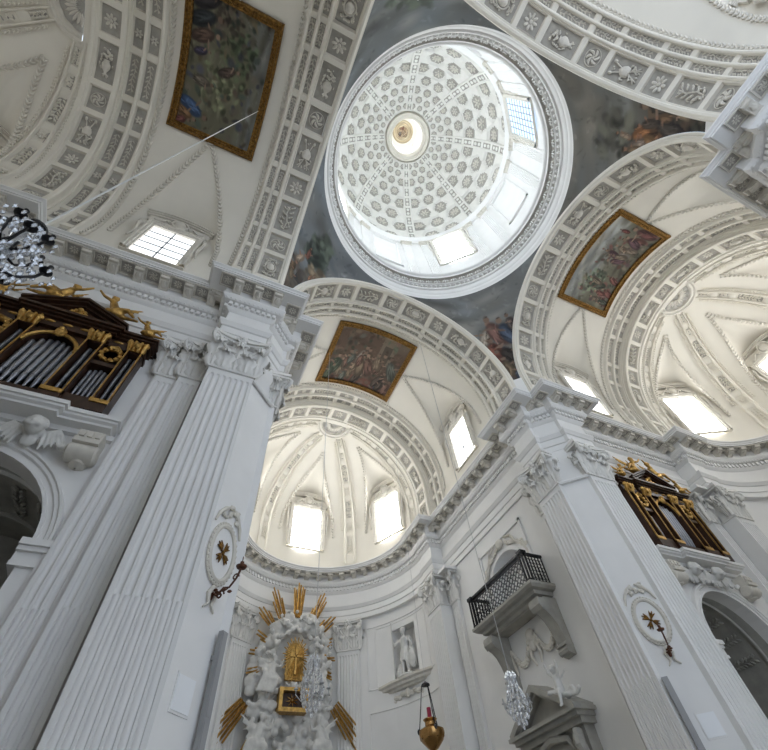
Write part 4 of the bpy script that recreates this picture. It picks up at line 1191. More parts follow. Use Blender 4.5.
# ------------------------------------------------------------------ figures (one continuous remeshed body each)
def cap(mb, p0, p1, r0, r1, n=7):
    P0_, P1_ = Vector(p0), Vector(p1)
    mb.tube([tuple(P0_.lerp(P1_, t)) for t in (0, .25, .5, .75, 1)], [r0+(r1-r0)*t for t in (0, .25, .5, .75, 1)], n)
    mb.ell(p0, r0, nu=8, nv=6); mb.ell(p1, r1, nu=8, nv=6)
def head(mb, c, r, face=(0, -1, 0)):
    c = Vector(c); f = Vector(face).normalized()
    mb.ell(c, (r*.85, r*.9, r*1.1), nu=10, nv=8)
    mb.ell(c+f*r*.92-Vector((0, 0, r*.1)), r*.2, nu=6, nv=4)
    mb.ell(c+f*r*.55-Vector((0, 0, r*.75)), r*.35, nu=6, nv=4)
    for i in range(14):
        a = 2.4*i; q = Vector((cos(a)*.7, sin(a)*.7, .55+.06*(i % 5)))*r
        if q.dot(f) > .45*r: continue
        mb.ell(c+q, r*.34, nu=6, nv=4)
def wing(mb, root, d, up, l, n=5):
    root, d, up = Vector(root), Vector(d).normalized(), Vector(up).normalized()
    for i in range(n):
        k = i/(n-1)
        e = root+(d*cos(k*1.1)+up*(-sin(k*1.1)*.7+.35))*l*(1-.45*k)
        cap(mb, root+up*.02, e, l*.09, l*.05, 6)
def angel_mesh(lean, s=1.):
    """winged figure about .75 s tall, seated and leaning, base at z = 0"""
    mb = MB()
    cap(mb, (0, 0, .18*s), (lean*.12*s, 0, .44*s), .10*s, .085*s)
    head(mb, (lean*.16*s, -.03*s, .60*s), .085*s)
    cap(mb, (lean*.12*s, -.06*s, .44*s), (lean*.34*s, -.1*s, .5*s), .045*s, .035*s); cap(mb, (lean*.34*s, -.1*s, .5*s), (lean*.48*s, -.12*s, .64*s), .035*s, .028*s)
    cap(mb, (lean*.05*s, .06*s, .42*s), (-lean*.18*s, .02*s, .28*s), .045*s, .035*s)
    cap(mb, (0, -.05*s, .16*s), (-lean*.26*s, -.1*s, .2*s), .075*s, .06*s); cap(mb, (-lean*.26*s, -.1*s, .2*s), (-lean*.42*s, -.1*s, .03*s), .055*s, .035*s)
    cap(mb, (0, .05*s, .14*s), (-lean*.22*s, .04*s, .1*s), .075*s, .055*s); cap(mb, (-lean*.22*s, .04*s, .1*s), (-lean*.5*s, 0, .05*s), .05*s, .03*s)
    mb.ell((0, 0, .08*s), (.22*s, .13*s, .09*s))
    wing(mb, (-lean*.02*s, .1*s, .42*s), (-lean, .2, .5), (0, 0, 1), .42*s)
    wing(mb, (lean*.16*s, .1*s, .42*s), (lean*.4, .3, .8), (0, 0, 1), .34*s, 4)
    return remesh(mb, .022*s, 2)
def cherub_mesh():
    mb = MB()
    mb.ell((0, -.20, .24), (.18, .18, .2), nu=12, nv=9); mb.ell((0, -.37, .20), .035, nu=6, nv=4)
    for s in (-1, 1): mb.ell((s*.09, -.32, .17), (.07, .06, .06), nu=7, nv=5)
    mb.ell((0, -.34, .12), (.06, .04, .03), nu=6, nv=4)
    for i in range(9): mb.ell((.19*cos(PI*i/8), -.20, .27+.15*sin(PI*i/8)), .055, nu=6, nv=4)
    for s in (-1, 1):
        cap(mb, (s*.12, -.05, .16), (s*.42, -.06, .30), .07, .06); cap(mb, (s*.42, -.06, .30), (s*.54, -.05, .18), .06, .04)
        for i in range(5): cap(mb, (s*(.2+.075*i), -.07, .22), (s*(.26+.09*i), -.06, -.16+.05*i), .05, .028, 6)
        for i in range(4): mb.ell((s*(.62+.14*i), -.05, -.02+.05*(i % 2)), (.08, .06, .075), nu=7, nv=5)
    mb.ell((0, -.03, .02), (.16, .07, .16))
    return remesh(mb, .022, 2)
# ------------------------------------------------------------------ organs
def organ(name, label, loc, rz):
    t = thing(name, label, 'organ', loc, rz)
    g = MB()      # case
    g.obox(-1.75, 1.75, -.30, .06, 0, .26)
    for s in (-1, 1):
        for x0, x1, y in ((.52, .92, -.38), (1.42, 1.78, -.36)):
            a, b = sorted((s*x0, s*x1))
            g.obox(a, b, y, .0, .0, .30)
            m = .05
            g.obox(a, a+m, y+.03, .0, .26, 2.12); g.obox(b-m, b, y+.03, .0, .26, 2.12)
            g.obox(a, b, y+.03, .0, 2.02, 2.14); g.obox(a, b, y+.03, 0, .26, .36)
        a, b = sorted((s*.92, s*1.42))
        g.obox(a, b, -.30, .0, 1.38, 1.50); g.obox(a, b, -.30, 0, .26, .36); g.obox(a, b, -.30, 0, 2.08, 2.14)
    # spandrel over the middle arch
    n = 14; arc = [(.52*cos(a), 1.5+.50*sin(a)) for a in lin(0, PI, n+1)]
    for p, q in zip(arc[:-1], arc[1:]):
        g.add([(p[0], -.28, p[1]), (q[0], -.28, q[1]), (q[0], -.28, 2.12), (p[0], -.28, 2.12), (p[0], -.1, p[1]), (q[0], -.1, q[1])], [(0, 1, 2, 3), (0, 4, 5, 1)])
    case_ = g.build('case', M_WOOD, t, smooth=False)
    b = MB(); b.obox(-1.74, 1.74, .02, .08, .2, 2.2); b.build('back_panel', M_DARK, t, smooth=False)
    e = MB()      # entablature
    for x, y in ((1.80, 0.), (.98, .08)):
        for z0, z1, p in ((2.12, 2.24, .30), (2.24, 2.42, .26), (2.42, 2.48, .33), (2.48, 2.54, .40), (2.54, 2.62, .46)):
            w = x+(p-.3)
            e.obox(-w, w, -(p+y), .08, z0, z1)
    ent_ = e.build('entablature', M_WOOD, t, smooth=False)
    p = MB()
    for k, (h, d, w0) in enumerate(((.0, .40, 1.06), (.07, .50, 1.12), (.13, .56, 1.17))):
        pts = [(-w0, 2.62+h*.4), (0, 3.12+h), (w0, 2.62+h*.4), (w0, 2.69+h*.4), (0, 3.19+h), (-w0, 2.69+h*.4)]
        p.prismM([pts[0], pts[1], pts[4], pts[5]], -d, 0, Matrix()); p.prismM([pts[1], pts[2], pts[3], pts[4]], -d, 0, Matrix())
    p.prismM([(-1, 2.62), (1, 2.62), (0, 3.12)], -.30, 0, Matrix())
    ped_ = p.build('pediment', M_WOOD, t, smooth=False)
    def pipe(x, z0, z1, r, y=-.14):
        q = MB(); q.lathe([(.02, z0), (r*.9, z0+.28), (r, z0+.3), (r, z0+.34)], (x, y, 0), 10); q.lathe([(r, z0+.40), (r, z1), (r*.8, z1), (r*.8, z1-.1)], (x, y, 0), 10)
        q.obox(x-r*.6, x+r*.6, y-r*.72, y-r*.6, z0+.34, z0+.40, 0); q.lathe([(r*.85, z0+.34), (r*.85, z0+.40)], (x, y, 0), 10)
        q.build('pipe', M_PIPE, t)
    for i in range(7): x = -.42+.14*i; pipe(x, .34, 1.42+.5*math.sqrt(max(0, 1-(x/.55)**2)), .062)
    for s in (-1, 1):
        for i in range(5): pipe(s*(.98+.095*i), .36, 1.36-.04*abs(i-2), .042)
        for i in range(2): pipe(s*(.65+.14*i), .36, 1.98, .05); pipe(s*(1.53+.13*i), .36, 1.98, .045)
    ga = MB(); ga.tube([(.53*cos(a), -.32, 1.5+.51*sin(a)) for a in lin(0, PI, 17)], .045, 6); ga.ell((0, -.36, 2.02), (.13, .08, .15))
    ga.ell((0, -.40, 2.08), .07)
    ga.build('gilded_arch', M_GOLD, t)
    for s in (-1, 1):
        for x in (.55, .89, 1.45, 1.75):
            q = MB(); q.obox(s*x-.012, s*x+.012, -.372, -.33, .30, 2.06); q.build('gilded_strip', M_GOLD, case_, smooth=False)
        for x0, x1, y in ((.52, .92, -.40), (1.42, 1.78, -.38)):
            a, b = sorted((s*x0, s*x1)); q = MB(); q.obox(a, b, y, y+.05, .22, .32); q.build('gilded_plate', M_GOLD, case_, smooth=False)
            q = MB(); c = (a+b)/2       # carved gilded capital on the post
            for i in range(4): q.tube([(c+(-.15+.1*i), -.34, 2.06), (c+(-.17+.113*i), -.42, 2.2), (c+(-.2+.133*i), -.46, 2.32)], [.05, .06, .03], 6)
            for e_ in (-1, 1): q.ell((c+e_*.18, -.42, 2.26), (.08, .07, .08))
            q.ell((c, -.44, 2.2), (.09, .06, .1))
            q.build('gilded_capital', M_GOLD, case_)
        w = MB(); w.tube([(s*1.17+.2*cos(a), -.28, 1.78+.2*sin(a)) for a in lin(0, 2*PI, 21)], .04, 6)
        for i in range(10): a = i*PI/5; w.ell((s*1.17+.2*cos(a), -.32, 1.78+.2*sin(a)), (.06, .04, .06), nu=6, nv=4)
        w.tube([(s*1.0, -.28, 2.05), (s*1.1, -.34, 1.98), (s*1.24, -.34, 2.03), (s*1.36, -.28, 1.96)], [.03, .06, .05, .03], 6)
        w.build('gilded_wreath', M_GOLD, t)
    s_ = MB()
    for i in range(6): s_.ell((-.15+.06*i, -.40, 2.82+.07*sin(i*2)), (.07, .05, .06), nu=6, nv=4)
    s_.ell((0, -.42, 2.9), .08); s_.build('gilded_relief', M_GOLD, ped_)
    f = MB()
    f.ell((0, 0, 0), (.12, .03, .035), nu=6, nv=4); fm = f.mesh('frieze_ornament', M_GOLD)
    for i in range(9): x = -1.5+i*.375; inst('frieze_ornament', fm, ent_, Matrix.Translation(Vector((x, -.27 if abs(x) > .95 else -.35, 2.33))-ent_.location))
    return t
oC = organ('organ', 'dark carved organ with gilded angels on the left transept wall', (-9.36, 5.28, 8.20), 0); oC.scale = (.92, 1, 1)
oB = dup(oC, (9.0, 5.28, 8.20), 0, 'dark carved organ with gilded angels on the right transept wall, above the twin cherub heads')
aL, aR = angel_mesh(-1, .95), angel_mesh(1, .95)
for nm, ox, wh in (('C', -9.36, 'left organ'), ('B', 9.0, 'right organ')):
    for me, dx, z, tx in ((aL, .60, 11.20, 'right slope of the pediment'), (aR, -.60, 11.20, 'left slope of the pediment'), (aL, 1.5, 10.83, 'right end of the cornice'), (aR, -1.5, 10.83, 'left end of the cornice')):
        o = mesh_obj('gilded_angel', me, M_GOLD, None, Matrix.Translation((ox+dx, 4.80, z)) @ Matrix.Scale(1.15 if abs(dx) < 1 else .8, 4))
        tag(o, f'gilded angel sitting on the {tx} of the {wh}', 'statue', 'gilded angels on the '+wh)
ch = cherub_mesh()
for ox, wh in ((-9.3, 'left'), (9.1, 'right')):
    mb = MB(lambda x, y, z, ox=ox: (ox+x, 5.36-y, z))
    for W_, d in ((1.95, .42), (1.05, .56)):
        pr = [(.02, 7.97), (d-.12, 7.975), (d-.11, 8.02), (d-.05, 8.05), (d-.04, 8.09), (d, 8.10), (d, 8.19), (0, 8.20)]
        for (y0, z0), (y1, z1) in zip(pr[:-1], pr[1:]):
            e0, e1 = y0-d, y1-d
            mb.add([(-W_-e0, -.02, z0), (-W_-e0, y0, z0), (W_+e0, y0, z0), (W_+e0, -.02, z0), (-W_-e1, -.02, z1), (-W_-e1, y1, z1), (W_+e1, y1, z1), (W_+e1, -.02, z1)], [(0, 1, 5, 4), (1, 2, 6, 5), (2, 3, 7, 6)])
    mb.obox(-1.92, 1.92, -.02, .10, 7.86, 7.98)
    l = mb.build('organ_ledge', M_WALL, ang=25)
    tag(l, f'white moulded ledge carrying the {wh} organ', 'ledge')
    for s in (-1, 1):
        mb = MB(lambda x, y, z, ox=ox, s=s: (ox+s*1.62+x*.8, 5.37-y, 7.78+(z-7.78)*.85))
        for z0, z1, d in ((7.52, 7.78, .36), (7.40, 7.52, .42)): mb.obox(-.26, .26, -.02, d, z0, z1)
        for z0, z1, d in ((7.58, 7.72, .40),): 
            for k in (-1, 0, 1): mb.obox(k*.16-.05, k*.16+.05, 0, d, z0, z1)
        mb.lathe([(0, -.3), (.16, -.3), (.2, -.26), (.2, .26), (.16, .3), (0, .3)], (0, .2, 7.26), 14, 0, Matrix(((0, 0, 1), (0, 1, 0), (-1, 0, 0))))
        mb.lathe([(.02, 0), (.15, .05), (.2, .16), (.16, .24)], (0, .1, 6.98), 12)
        c = mb.build('scroll_bracket', M_STUC)
        tag(c, f'scrolled white bracket under the {"right" if s > 0 else "left"} end of the {wh} organ ledge', 'bracket', 'brackets under the organ ledges')
    for dx, wd in (((.75, ''),) if wh == 'left' else ((-.78, ' nearer the crossing'), (.25, ' nearer the apse'))):
        o = mesh_obj('cherub_relief', ch.copy(), M_STAT, None, Matrix.Translation((ox+dx, 5.22, 7.42)) @ Matrix.Diagonal((.85, 1., .95, 1)))
        tag(o, f'winged stucco cherub head over the arch under the {wh} organ{wd}', 'cherub')
# altar in the left chapel
mb = MB(lambda x, y, z: (-9.2+x, 7.6+y, z))
mb.obox(-1.1, 1.1, -.5, .5, 0, 1.1); mb.obox(-.9, -.65, -.1, .2, 1.1, 3.6); mb.obox(.65, .9, -.1, .2, 1.1, 3.6); mb.obox(-1.1, 1.1, -.3, .3, 3.6, 3.95); mb.obox(-.65, .65, .1, .2, 1.1, 3.6)
mb.prismM([(-1.1, 3.95), (1.1, 3.95), (0, 4.8)], -.2, .2, Matrix()); mb.ell((0, -.1, 4.9), (.25, .2, .35))
tag(mb.build('side_altar', M_WOOD, smooth=False), 'dark side altar inside the left chapel arch', 'altar')

# ------------------------------------------------------------------ balcony and tomb on the choir wall
t = thing('balcony', 'grey stone balcony with a black iron railing on the right choir wall', 'balcony', (5.2, 9.25, 8.0), -PI/2)
mb = MB()
for W_, d in ((1.72, .98),):
    pr = [(.50, -.34), (.56, -.32), (.60, -.24), (.74, -.22), (.76, -.12), (.90, -.10), (.98, -.03), (.98, .05), (0, .06)]
    for (y0, z0), (y1, z1) in zip(pr[:-1], pr[1:]):
        e0, e1 = y0-.98, y1-.98
        mb.add([(-W_-e0, 0, z0), (-W_-e0, -y0, z0), (W_+e0, -y0, z0), (W_+e0, 0, z0), (-W_-e1, 0, z1), (-W_-e1, -y1, z1), (W_+e1, -y1, z1), (W_+e1, 0, z1)], [(0, 1, 5, 4), (1, 2, 6, 5), (2, 3, 7, 6)])
    mb.obox(-1.5, 1.5, -.5, 0, -.36, -.30)
mb.build('slab', M_GREY, t, ang=25)
for s in (-1, 1):
    mb = MB(lambda x, y, z, s=s: (s*1.32+x, y, z))
    out = [(0, -.34), (-.70, -.34), (-.74, -.42), (-.74, -.56), (-.66, -.68), (-.55, -.74), (-.42, -.88), (-.32, -1.1), (-.24, -1.36), (-.2, -1.5), (-.25, -1.56), (-.25, -1.68), (-.16, -1.82), (0, -1.85)]
    M = Matrix(((0, 1, 0, 0), (1, 0, 0, 0), (0, 0, 1, 0), (0, 0, 0, 1)))
    mb.prismM(out, -.19, .19, M)
    mb.prismM([(a*1.04, b) for a, b in out[1:5]]+[(-.5, -.5)], -.23, .23, M)
    mb.tube([(-.21, -.6, -.55), (.21, -.6, -.55)], .13, 10); mb.tube([(-.2, -.2, -1.72), (.2, -.2, -1.72)], .1, 8)
    mb.obox(-.2, .2, -.32, 0, -1.62, -1.56)
    mb.build('bracket', M_GREY, t, ang=30)
for s in (-1, 1):
    mb = MB(); x = s*1.58
    mb.obox(x-.10, x+.10, -.92, -.72, .06, .14); mb.obox(x-.12, x+.12, -.94, -.70, .98, 1.08)
    for dx in (-.07, .07):
        for dy in (-.89, -.75): mb.obox(x+dx-.025, x+dx+.025, dy-.025, dy+.025, .1, 1.0)
    mb.tube([(x, -.82, .12), (x, -.82, 1.0)], .03, 6)
    mb.build('railing_post', M_IRON, t, smooth=False)
mb = MB(); mb.obox(-1.5, 1.5, -.89, -.75, .99, 1.06); mb.obox(-1.62, -1.52, -.75, 0, .99, 1.06); mb.obox(1.52, 1.62, -.75, 0, .99, 1.06); mb.build('handrail', M_IRON, t, smooth=False)
mb = MB(); mb.obox(-1.5, 1.5, -.84, -.80, .10, .15); mb.obox(-1.5, 1.5, -.84, -.80, .9, .94)
n = 16
for i in range(n):
    x0 = -1.48+2.96*i/n; x1 = x0+2.96/n; xm = (x0+x1)/2
    for j in range(4):
        z0 = .16+j*.185; zm = z0+.0925
        mb.tube([(x0, -.82, zm), (xm, -.82, z0+.185), (x1, -.82, zm), (xm, -.82, z0), (x0, -.82, zm)], .013, 4)
        mb.tube([(xm+.045*cos(a), -.825, zm+.045*sin(a)) for a in lin(0, 5, 7)], .010, 4)
mb.build('lattice', M_IRON, t, smooth=False)
for s in (-1, 1):
    mb = MB(); x = s*1.57
    mb.obox(x-.02, x+.02, -.75, 0, .10, .15)
    for j in range(6):
        y = -.68+j*.13; mb.obox(x-.015, x+.015, y-.015, y+.015, .1, 1.0)
    for j in range(5):
        y = -.61+j*.13
        for z in (.3, .55, .8): mb.tube([(x, y+.05*cos(a), z+.08*sin(a)) for a in lin(0, 2*PI, 9)], .011, 4)
    mb.build('side_lattice', M_IRON, t, smooth=False)
# stucco sprays round the niche, garland below
mb = MB(lambda x, y, z: (5.2+y, 9.35-x, z)); R = random.Random(5)
for s in (-1, 1):
    for i in range(11):
        a = i/10; x, z = s*(1.28-a*.95), 9.75+a*.75+.1*sin(5*a)
        mb.ell((x+R.uniform(-.06, .06), -.05, z), (R.uniform(.06, .12), .06, R.uniform(.06, .12)), nu=7, nv=4)
    mb.tube([(s*1.25, -.04, 9.2), (s*1.3, -.06, 9.5), (s*1.2, -.06, 9.8), (s*.9, -.07, 10.1), (s*.7, -.07, 10.45), (s*.35, -.06, 10.6)], [.03, .05, .06, .06, .05, .03], 6)
mb.ell((0, -.06, 10.5), (.24, .09, .2))
tag(mb.build('stucco_spray', M_STUC), 'stucco leaf spray in the corners above the balcony arch', 'relief')
mb = MB(lambda x, y, z: (5.2+y, 9.25-x, z))
for s in (-1, 1):
    for i in range(13):
        a = i/12; x = s*(.12+1.0*a); z = 7.25-.55*sin(PI*a)-.1*a
        mb.ell((x, -.06, z), (.10-.03*abs(a-.5), .07, .10), nu=7, nv=4); mb.ell((x+.05, -.1, z-.05), .05, nu=6, nv=4)
    mb.tube([(s*1.12, -.04, 7.15), (s*1.14, -.05, 6.8), (s*1.08, -.05, 6.5)], [.06, .07, .03], 6)
    mb.tube([(s*.1, -.05, 7.2), (s*.22, -.06, 6.7), (s*.12, -.05, 6.45)], [.06, .06, .03], 6)
mb.ell((0, -.08, 7.25), (.2, .1, .2)); mb.ell((0, -.09, 6.95), (.12, .09, .16))
tag(mb.build('stucco_garland', M_STUC), 'stucco fruit garland on the wall below the balcony', 'relief')
t = thing('wall_tomb', 'grey marble tomb with a pediment on the right choir wall', 'tomb', (5.2, 9.28, 0), -PI/2); t.scale = (.88, 1, 1)
mb = MB()
mb.prismM([(-1.62, 4.98), (-1.62, 5.06), (0, 5.88), (1.62, 5.06), (1.62, 4.98), (0, 5.74)][:3]+[(0, 5.70), (-1.45, 4.98)], -.70, 0, Matrix())
mb.prismM([(1.62, 4.98), (1.62, 5.06), (0, 5.88), (0, 5.70), (1.45, 4.98)], -.70, 0, Matrix())
mb.prismM([(-1.5, 5.02), (-1.5, 5.08), (0, 5.80), (1.5, 5.08), (1.5, 5.02), (0, 5.72)][:3]+[(0, 5.62), (-1.3, 4.98)], -.58, 0, Matrix())
mb.prismM([(1.5, 5.02), (0, 5.80), (0, 5.62), (1.3, 4.98)], -.58, 0, Matrix())
mb.prismM([(-1.3, 4.9), (1.3, 4.9), (0, 5.7)], -.34, 0, Matrix())
mb.obox(-1.68, 1.68, -.74, 0, 4.90, 4.99); mb.obox(-1.56, 1.56, -.62, 0, 4.80, 4.90); mb.obox(-1.5, 1.5, -.5, 0, 4.66, 4.80)
mb.build('pediment', M_GREY, t, ang=20)
mb = MB(); mb.obox(-1.35, 1.35, -.35, 0, 1.2, 4.66); mb.obox(-.85, .85, -.42, 0, 2.2, 4.4); mb.build('body', M_GREY, t, smooth=False)
for s in (-1, 1):
    mb = MB(); mb.tube([(s*1.2, -.5, 4.58), (s*1.22, -.56, 4.3), (s*1.2, -.42, 4.0), (s*1.22, -.40, 3.4), (s*1.2, -.44, 2.8)], [.13, .15, .11, .09, .1], 8); mb.ell((s*1.2, -.56, 4.4), (.17, .12, .14))
    mb.build('console', M_GREY, t)
mb = MB(); mb.tube([(-.95, -.36, 4.0), (-.7, -.46, 4.5), (0, -.48, 4.62), (.7, -.46, 4.5), (.95, -.36, 4.0)], [.05, .08, .1, .08, .05], 6); mb.build('drapery', M_GREY, t)
# putto reclining on the pediment
mb = MB()
cap(mb, (0, 0, .12), (-.05, -.02, .44), .14, .12); mb.ell((-.08, -.06, .68), (.105, .11, .12), nu=10, nv=8); mb.ell((-.08, -.17, .66), .025, nu=6, nv=4)
for i in range(9): mb.ell((-.08+.10*cos(i*.7), -.03+.09*sin(i*.7), .74), .045, nu=6, nv=4)
cap(mb, (-.12, -.04, .46), (-.30, -.10, .60), .05, .045); cap(mb, (-.30, -.10, .60), (-.36, -.12, .82), .042, .035)
cap(mb, (.04, -.04, .46), (.16, -.10, .62), .05, .045); cap(mb, (.16, -.10, .62), (.14, -.13, .86), .042, .035)
cap(mb, (-.02, -.08, .10), (.16, -.22, .12), .09, .07); cap(mb, (.16, -.22, .12), (.22, -.28, -.22), .065, .045); cap(mb, (.22, -.28, -.22), (.24, -.36, -.26), .04, .035)
cap(mb, (-.06, -.06, .10), (-.32, -.16, .10), .09, .07); cap(mb, (-.32, -.16, .10), (-.52, -.10, .04), .06, .042)
for i in range(11): a_ = i*.62; mb.ell((.42+.02*i+.13*cos(a_), .0, .06+.10*sin(a_)+.008*i), (.07, .06, .07), nu=6, nv=5)
wing(mb, (0, .08, .44), (.6, .3, .5), (0, 0, 1), .30, 4); wing(mb, (-.1, .08, .44), (-.6, .3, .5), (0, 0, 1), .28, 4)
mb.ell((.1, 0, .02), (.42, .14, .09))
o = mesh_obj('putto_statue', remesh(mb, .024, 2), M_STAT, None, Matrix.Translation((4.66, 8.30, 5.30)) @ Matrix.Rotation(-PI/2, 4, 'Z') @ Matrix.Rotation(.20, 4, 'Y') @ Matrix.Diagonal((.9, .9, .9, 1)))
tag(o, 'white stone putto sprawling on the right slope of the tomb pediment', 'statue')

# ------------------------------------------------------------------ saint in the apse niche
an = rad(25.0)                     # measured from +y; niche at 65 deg from the axis side
nphi = rad(65)
nc = Vector((4.78*sin(nphi), 14.2+4.78*cos(nphi), 0)); out = Vector((-sin(nphi), -cos(nphi), 0)); rzN = -nphi
MN = Matrix.Translation(nc) @ Matrix.Rotation(rzN, 4, 'Z')       # local -y faces the church
mb = MB(lambda x, y, z: tuple(MN @ Vector((x, y, z))))
mb.grid(lambda a, z: (.72*cos(a), .0+.58*sin(a), z), lin(0, PI, 15), [8.3, 10.1, 10.55])
mb.grid(lambda a, k: (.72*cos(a)*k, .0+.58*sin(a)*k, 10.5), lin(0, PI, 15), [.01, 1])
mb.prism([(.72*cos(a), .0+.58*sin(a)) for a in lin(0, PI, 15)], 8.36, 8.42)
for x0, x1, z0, z1 in ((-.86, -.66, 8.4, 10.5), (.66, .86, 8.4, 10.5), (-.86, .86, 10.42, 10.62)): mb.obox(x0, x1, -.05, .12, z0, z1)
tag(mb.build('wall_niche', M_WALL), 'shallow white wall niche behind the stone saint in the choir apse', 'niche', kind='structure')
mb = MB(lambda x, y, z: tuple(MN @ Vector((x, y, z))))
pr = [(.0, 8.04), (.16, 8.06), (.18, 8.12), (.28, 8.16), (.30, 8.24), (.38, 8.30), (.38, 8.38), (0, 8.40)]
for (y0, z0), (y1, z1) in zip(pr[:-1], pr[1:]):
    mb.add([(-1.35-y0*.3, .3, z0), (-1.35-y0*.3, -y0+.13, z0), (-.7, -y0, z0), (.7, -y0, z0), (1.35+y0*.3, -y0+.13, z0), (1.35+y0*.3, .3, z0), (-1.35-y1*.3, .3, z1), (-1.35-y1*.3, -y1+.13, z1), (-.7, -y1, z1), (.7, -y1, z1), (1.35+y1*.3, -y1+.13, z1), (1.35+y1*.3, .3, z1)], [(0, 1, 7, 6), (1, 2, 8, 7), (2, 3, 9, 8), (3, 4, 10, 9), (4, 5, 11, 10)])
for s in (-1, 1):
    for i in range(4): mb.ell((s*(.15+.17*i), -.05, 7.85+.05*sin(i*2)), (.12, .09, .10), nu=7, nv=4)
    mb.tube([(s*.72+.08*cos(a), -.04, 7.80+.1*sin(a)) for a in lin(0, 5.5, 9)], .035, 5); mb.ell((s*.78, .04, 7.62), (.08, .09, .2))
mb.ell((0, -.1, 7.86), (.12, .1, .18))
tag(mb.build('niche_ledge', M_STUC, ang=25), 'moulded stucco ledge with scrolls under the stone saint', 'ledge')
mb = MB()
mb.ell((0, 0, .06), (.36, .28, .09))
for s in (-1, 1):
    cap(mb, (s*.09, -.02, .82), (s*.11, -.07-.03*s, .46), .10, .075); cap(mb, (s*.11, -.07-.03*s, .46), (s*.12, -.03, .10), .07, .045); mb.ell((s*.13, -.1, .07), (.05, .11, .05))
for i in range(9): a = PI*2*i/9; cap(mb, (.13*cos(a), .1*sin(a), .95), (.2*cos(a), .15*sin(a), .58), .05, .055, 6)
cap(mb, (0, 0, .86), (0, .0, 1.26), .14, .17); cap(mb, (0, -.01, 1.38), (0, -.02, 1.46), .06, .055); head(mb, (0, -.04, 1.60), .115)
mb.ell((0, .02, 1.70), (.13, .14, .07))
cap(mb, (-.2, 0, 1.33), (-.40, -.05, 1.18), .065, .05); cap(mb, (-.40, -.05, 1.18), (-.42, -.14, 1.40), .045, .035)
cap(mb, (.2, 0, 1.33), (.31, -.04, 1.05), .065, .05); cap(mb, (.31, -.04, 1.05), (.30, -.16, .86), .045, .035)
for i in range(6): cap(mb, (.05+.07*i-.2, .14, 1.3), (.05+.12*i-.3, .18, .3), .06, .06, 6)
mb.ell((.33, -.12, .52), (.17, .07, .34)); mb.ell((-.28, .06, .3), (.14, .12, .26)); mb.ell((-.33, -.04, .2), (.1, .1, .18))
st = thing('saint_statue', 'white stone warrior saint with a standard standing in the apse niche', 'statue', (MN @ Vector((0, -.02, 8.42))), rzN)
mesh_obj('figure', remesh(mb, .026, 2), M_STAT, st); st.scale = (1.28, 1.0, 1.12)
mb = MB(); mb.tube([(-.42, -.16, .1), (-.43, -.15, 2.0)], .018, 6); mb.ell((-.43, -.15, 2.02), (.03, .03, .06)); mb.build('standard', M_STAT, st)

# ------------------------------------------------------------------ altar glory in the apse
ag = thing('altar_glory', 'stucco cloud altar with gilded rays and a golden window in the choir apse', 'altar', (-.1, 18.2, 0))
mb = MB(); R = random.Random(11)
def cl(x, z, r, y=0.): mb.ell((x, y-.15*R.random(), z), (r, r*.75, r*.9), nu=8, nv=6)
for i in range(58):                      # ring of clouds around the window
    a = 2*PI*i/58+R.uniform(-.05, .05); k = R.uniform(.85, 1.45)
    x, z = 1.08*k*cos(a), 9.45+1.22*k*sin(a)
    if z < 8.3 and abs(x) < .8: continue
    cl(x, z, R.uniform(.16, .30))
for i in range(16): cl(R.uniform(-1.0, 1.0), R.uniform(10.6, 11.2), R.uniform(.2, .32))
for i in range(60): cl(R.uniform(-1.5, 1.5), R.uniform(5.6, 7.6), R.uniform(.18, .36), .05)
for s in (-1, 1):
    for i in range(16): cl(s*R.uniform(.7, 1.7), R.uniform(7.4, 9.4), R.uniform(.18, .30))
    for i in range(8): cl(s*(.7+.14*i), 7.72+.05*sin(i*2), .16-.008*i, -.25)
mb.ell((0, .25, 8.2), (1.5, .2, 2.4))
for i in range(120):
    a = R.uniform(0, 2*PI); k = R.uniform(.8, 1.5); x, z = 1.1*k*cos(a), 9.3+1.4*k*sin(a)
    if abs(x) < .62 and 7.3 < z < 10.2: continue
    mb.ell((x, -.22-.2*R.random(), z), R.uniform(.06, .14), nu=7, nv=5)
for i in range(90): mb.ell((R.uniform(-1.5, 1.5), -.25-.15*R.random(), R.uniform(5.6, 7.4)), R.uniform(.07, .17), nu=7, nv=5)
for s in (-1, 1):          # adoring figures worked into the clouds
    for bx_, bz, k in ((.98, 8.6, 1.), (1.2, 6.5, 1.15)):
        b = Vector((s*bx_, -.42, bz)); w_ = lambda x, y, z: tuple(b+Vector((s*x*k, y*k, z*k)))
        cap(mb, w_(.05, .05, 0), w_(-.05, 0, .42), .26*k, .15*k); cap(mb, w_(.1, 0, -.05), w_(-.22, -.12, -.1), .2*k, .14*k); cap(mb, w_(-.22, -.12, -.1), w_(-.1, -.1, -.5), .13*k, .09*k)
        head(mb, w_(-.1, -.06, .68), .12*k, (-s, -.5, .2))
        cap(mb, w_(-.12, -.05, .42), w_(-.36, -.14, .36), .07*k, .05*k); cap(mb, w_(-.36, -.14, .36), w_(-.42, -.16, .62), .05*k, .035*k)
        for j in range(5): cap(mb, w_(.12, .02, .4), w_(.62-.09*j, .05, .78-.2*j), .06*k, .03*k, 6)
        for j in range(6): cap(mb, w_(-.2+.1*j, -.12, .1), w_(-.1+.12*j, -.16, -.5), .05*k, .06*k, 6)
mesh_obj('cloud_bank', remesh(mb, .042, 1), M_STAT, ag)
gw = MB()
gw.prismM([(-.36, 8.6), (.36, 8.6), (.38, 9.6)]+[(.38*cos(a), 9.6+.4*sin(a)) for a in lin(0, PI, 13)][1:-1]+[(-.38, 9.6)], -.34, -.2, Matrix())
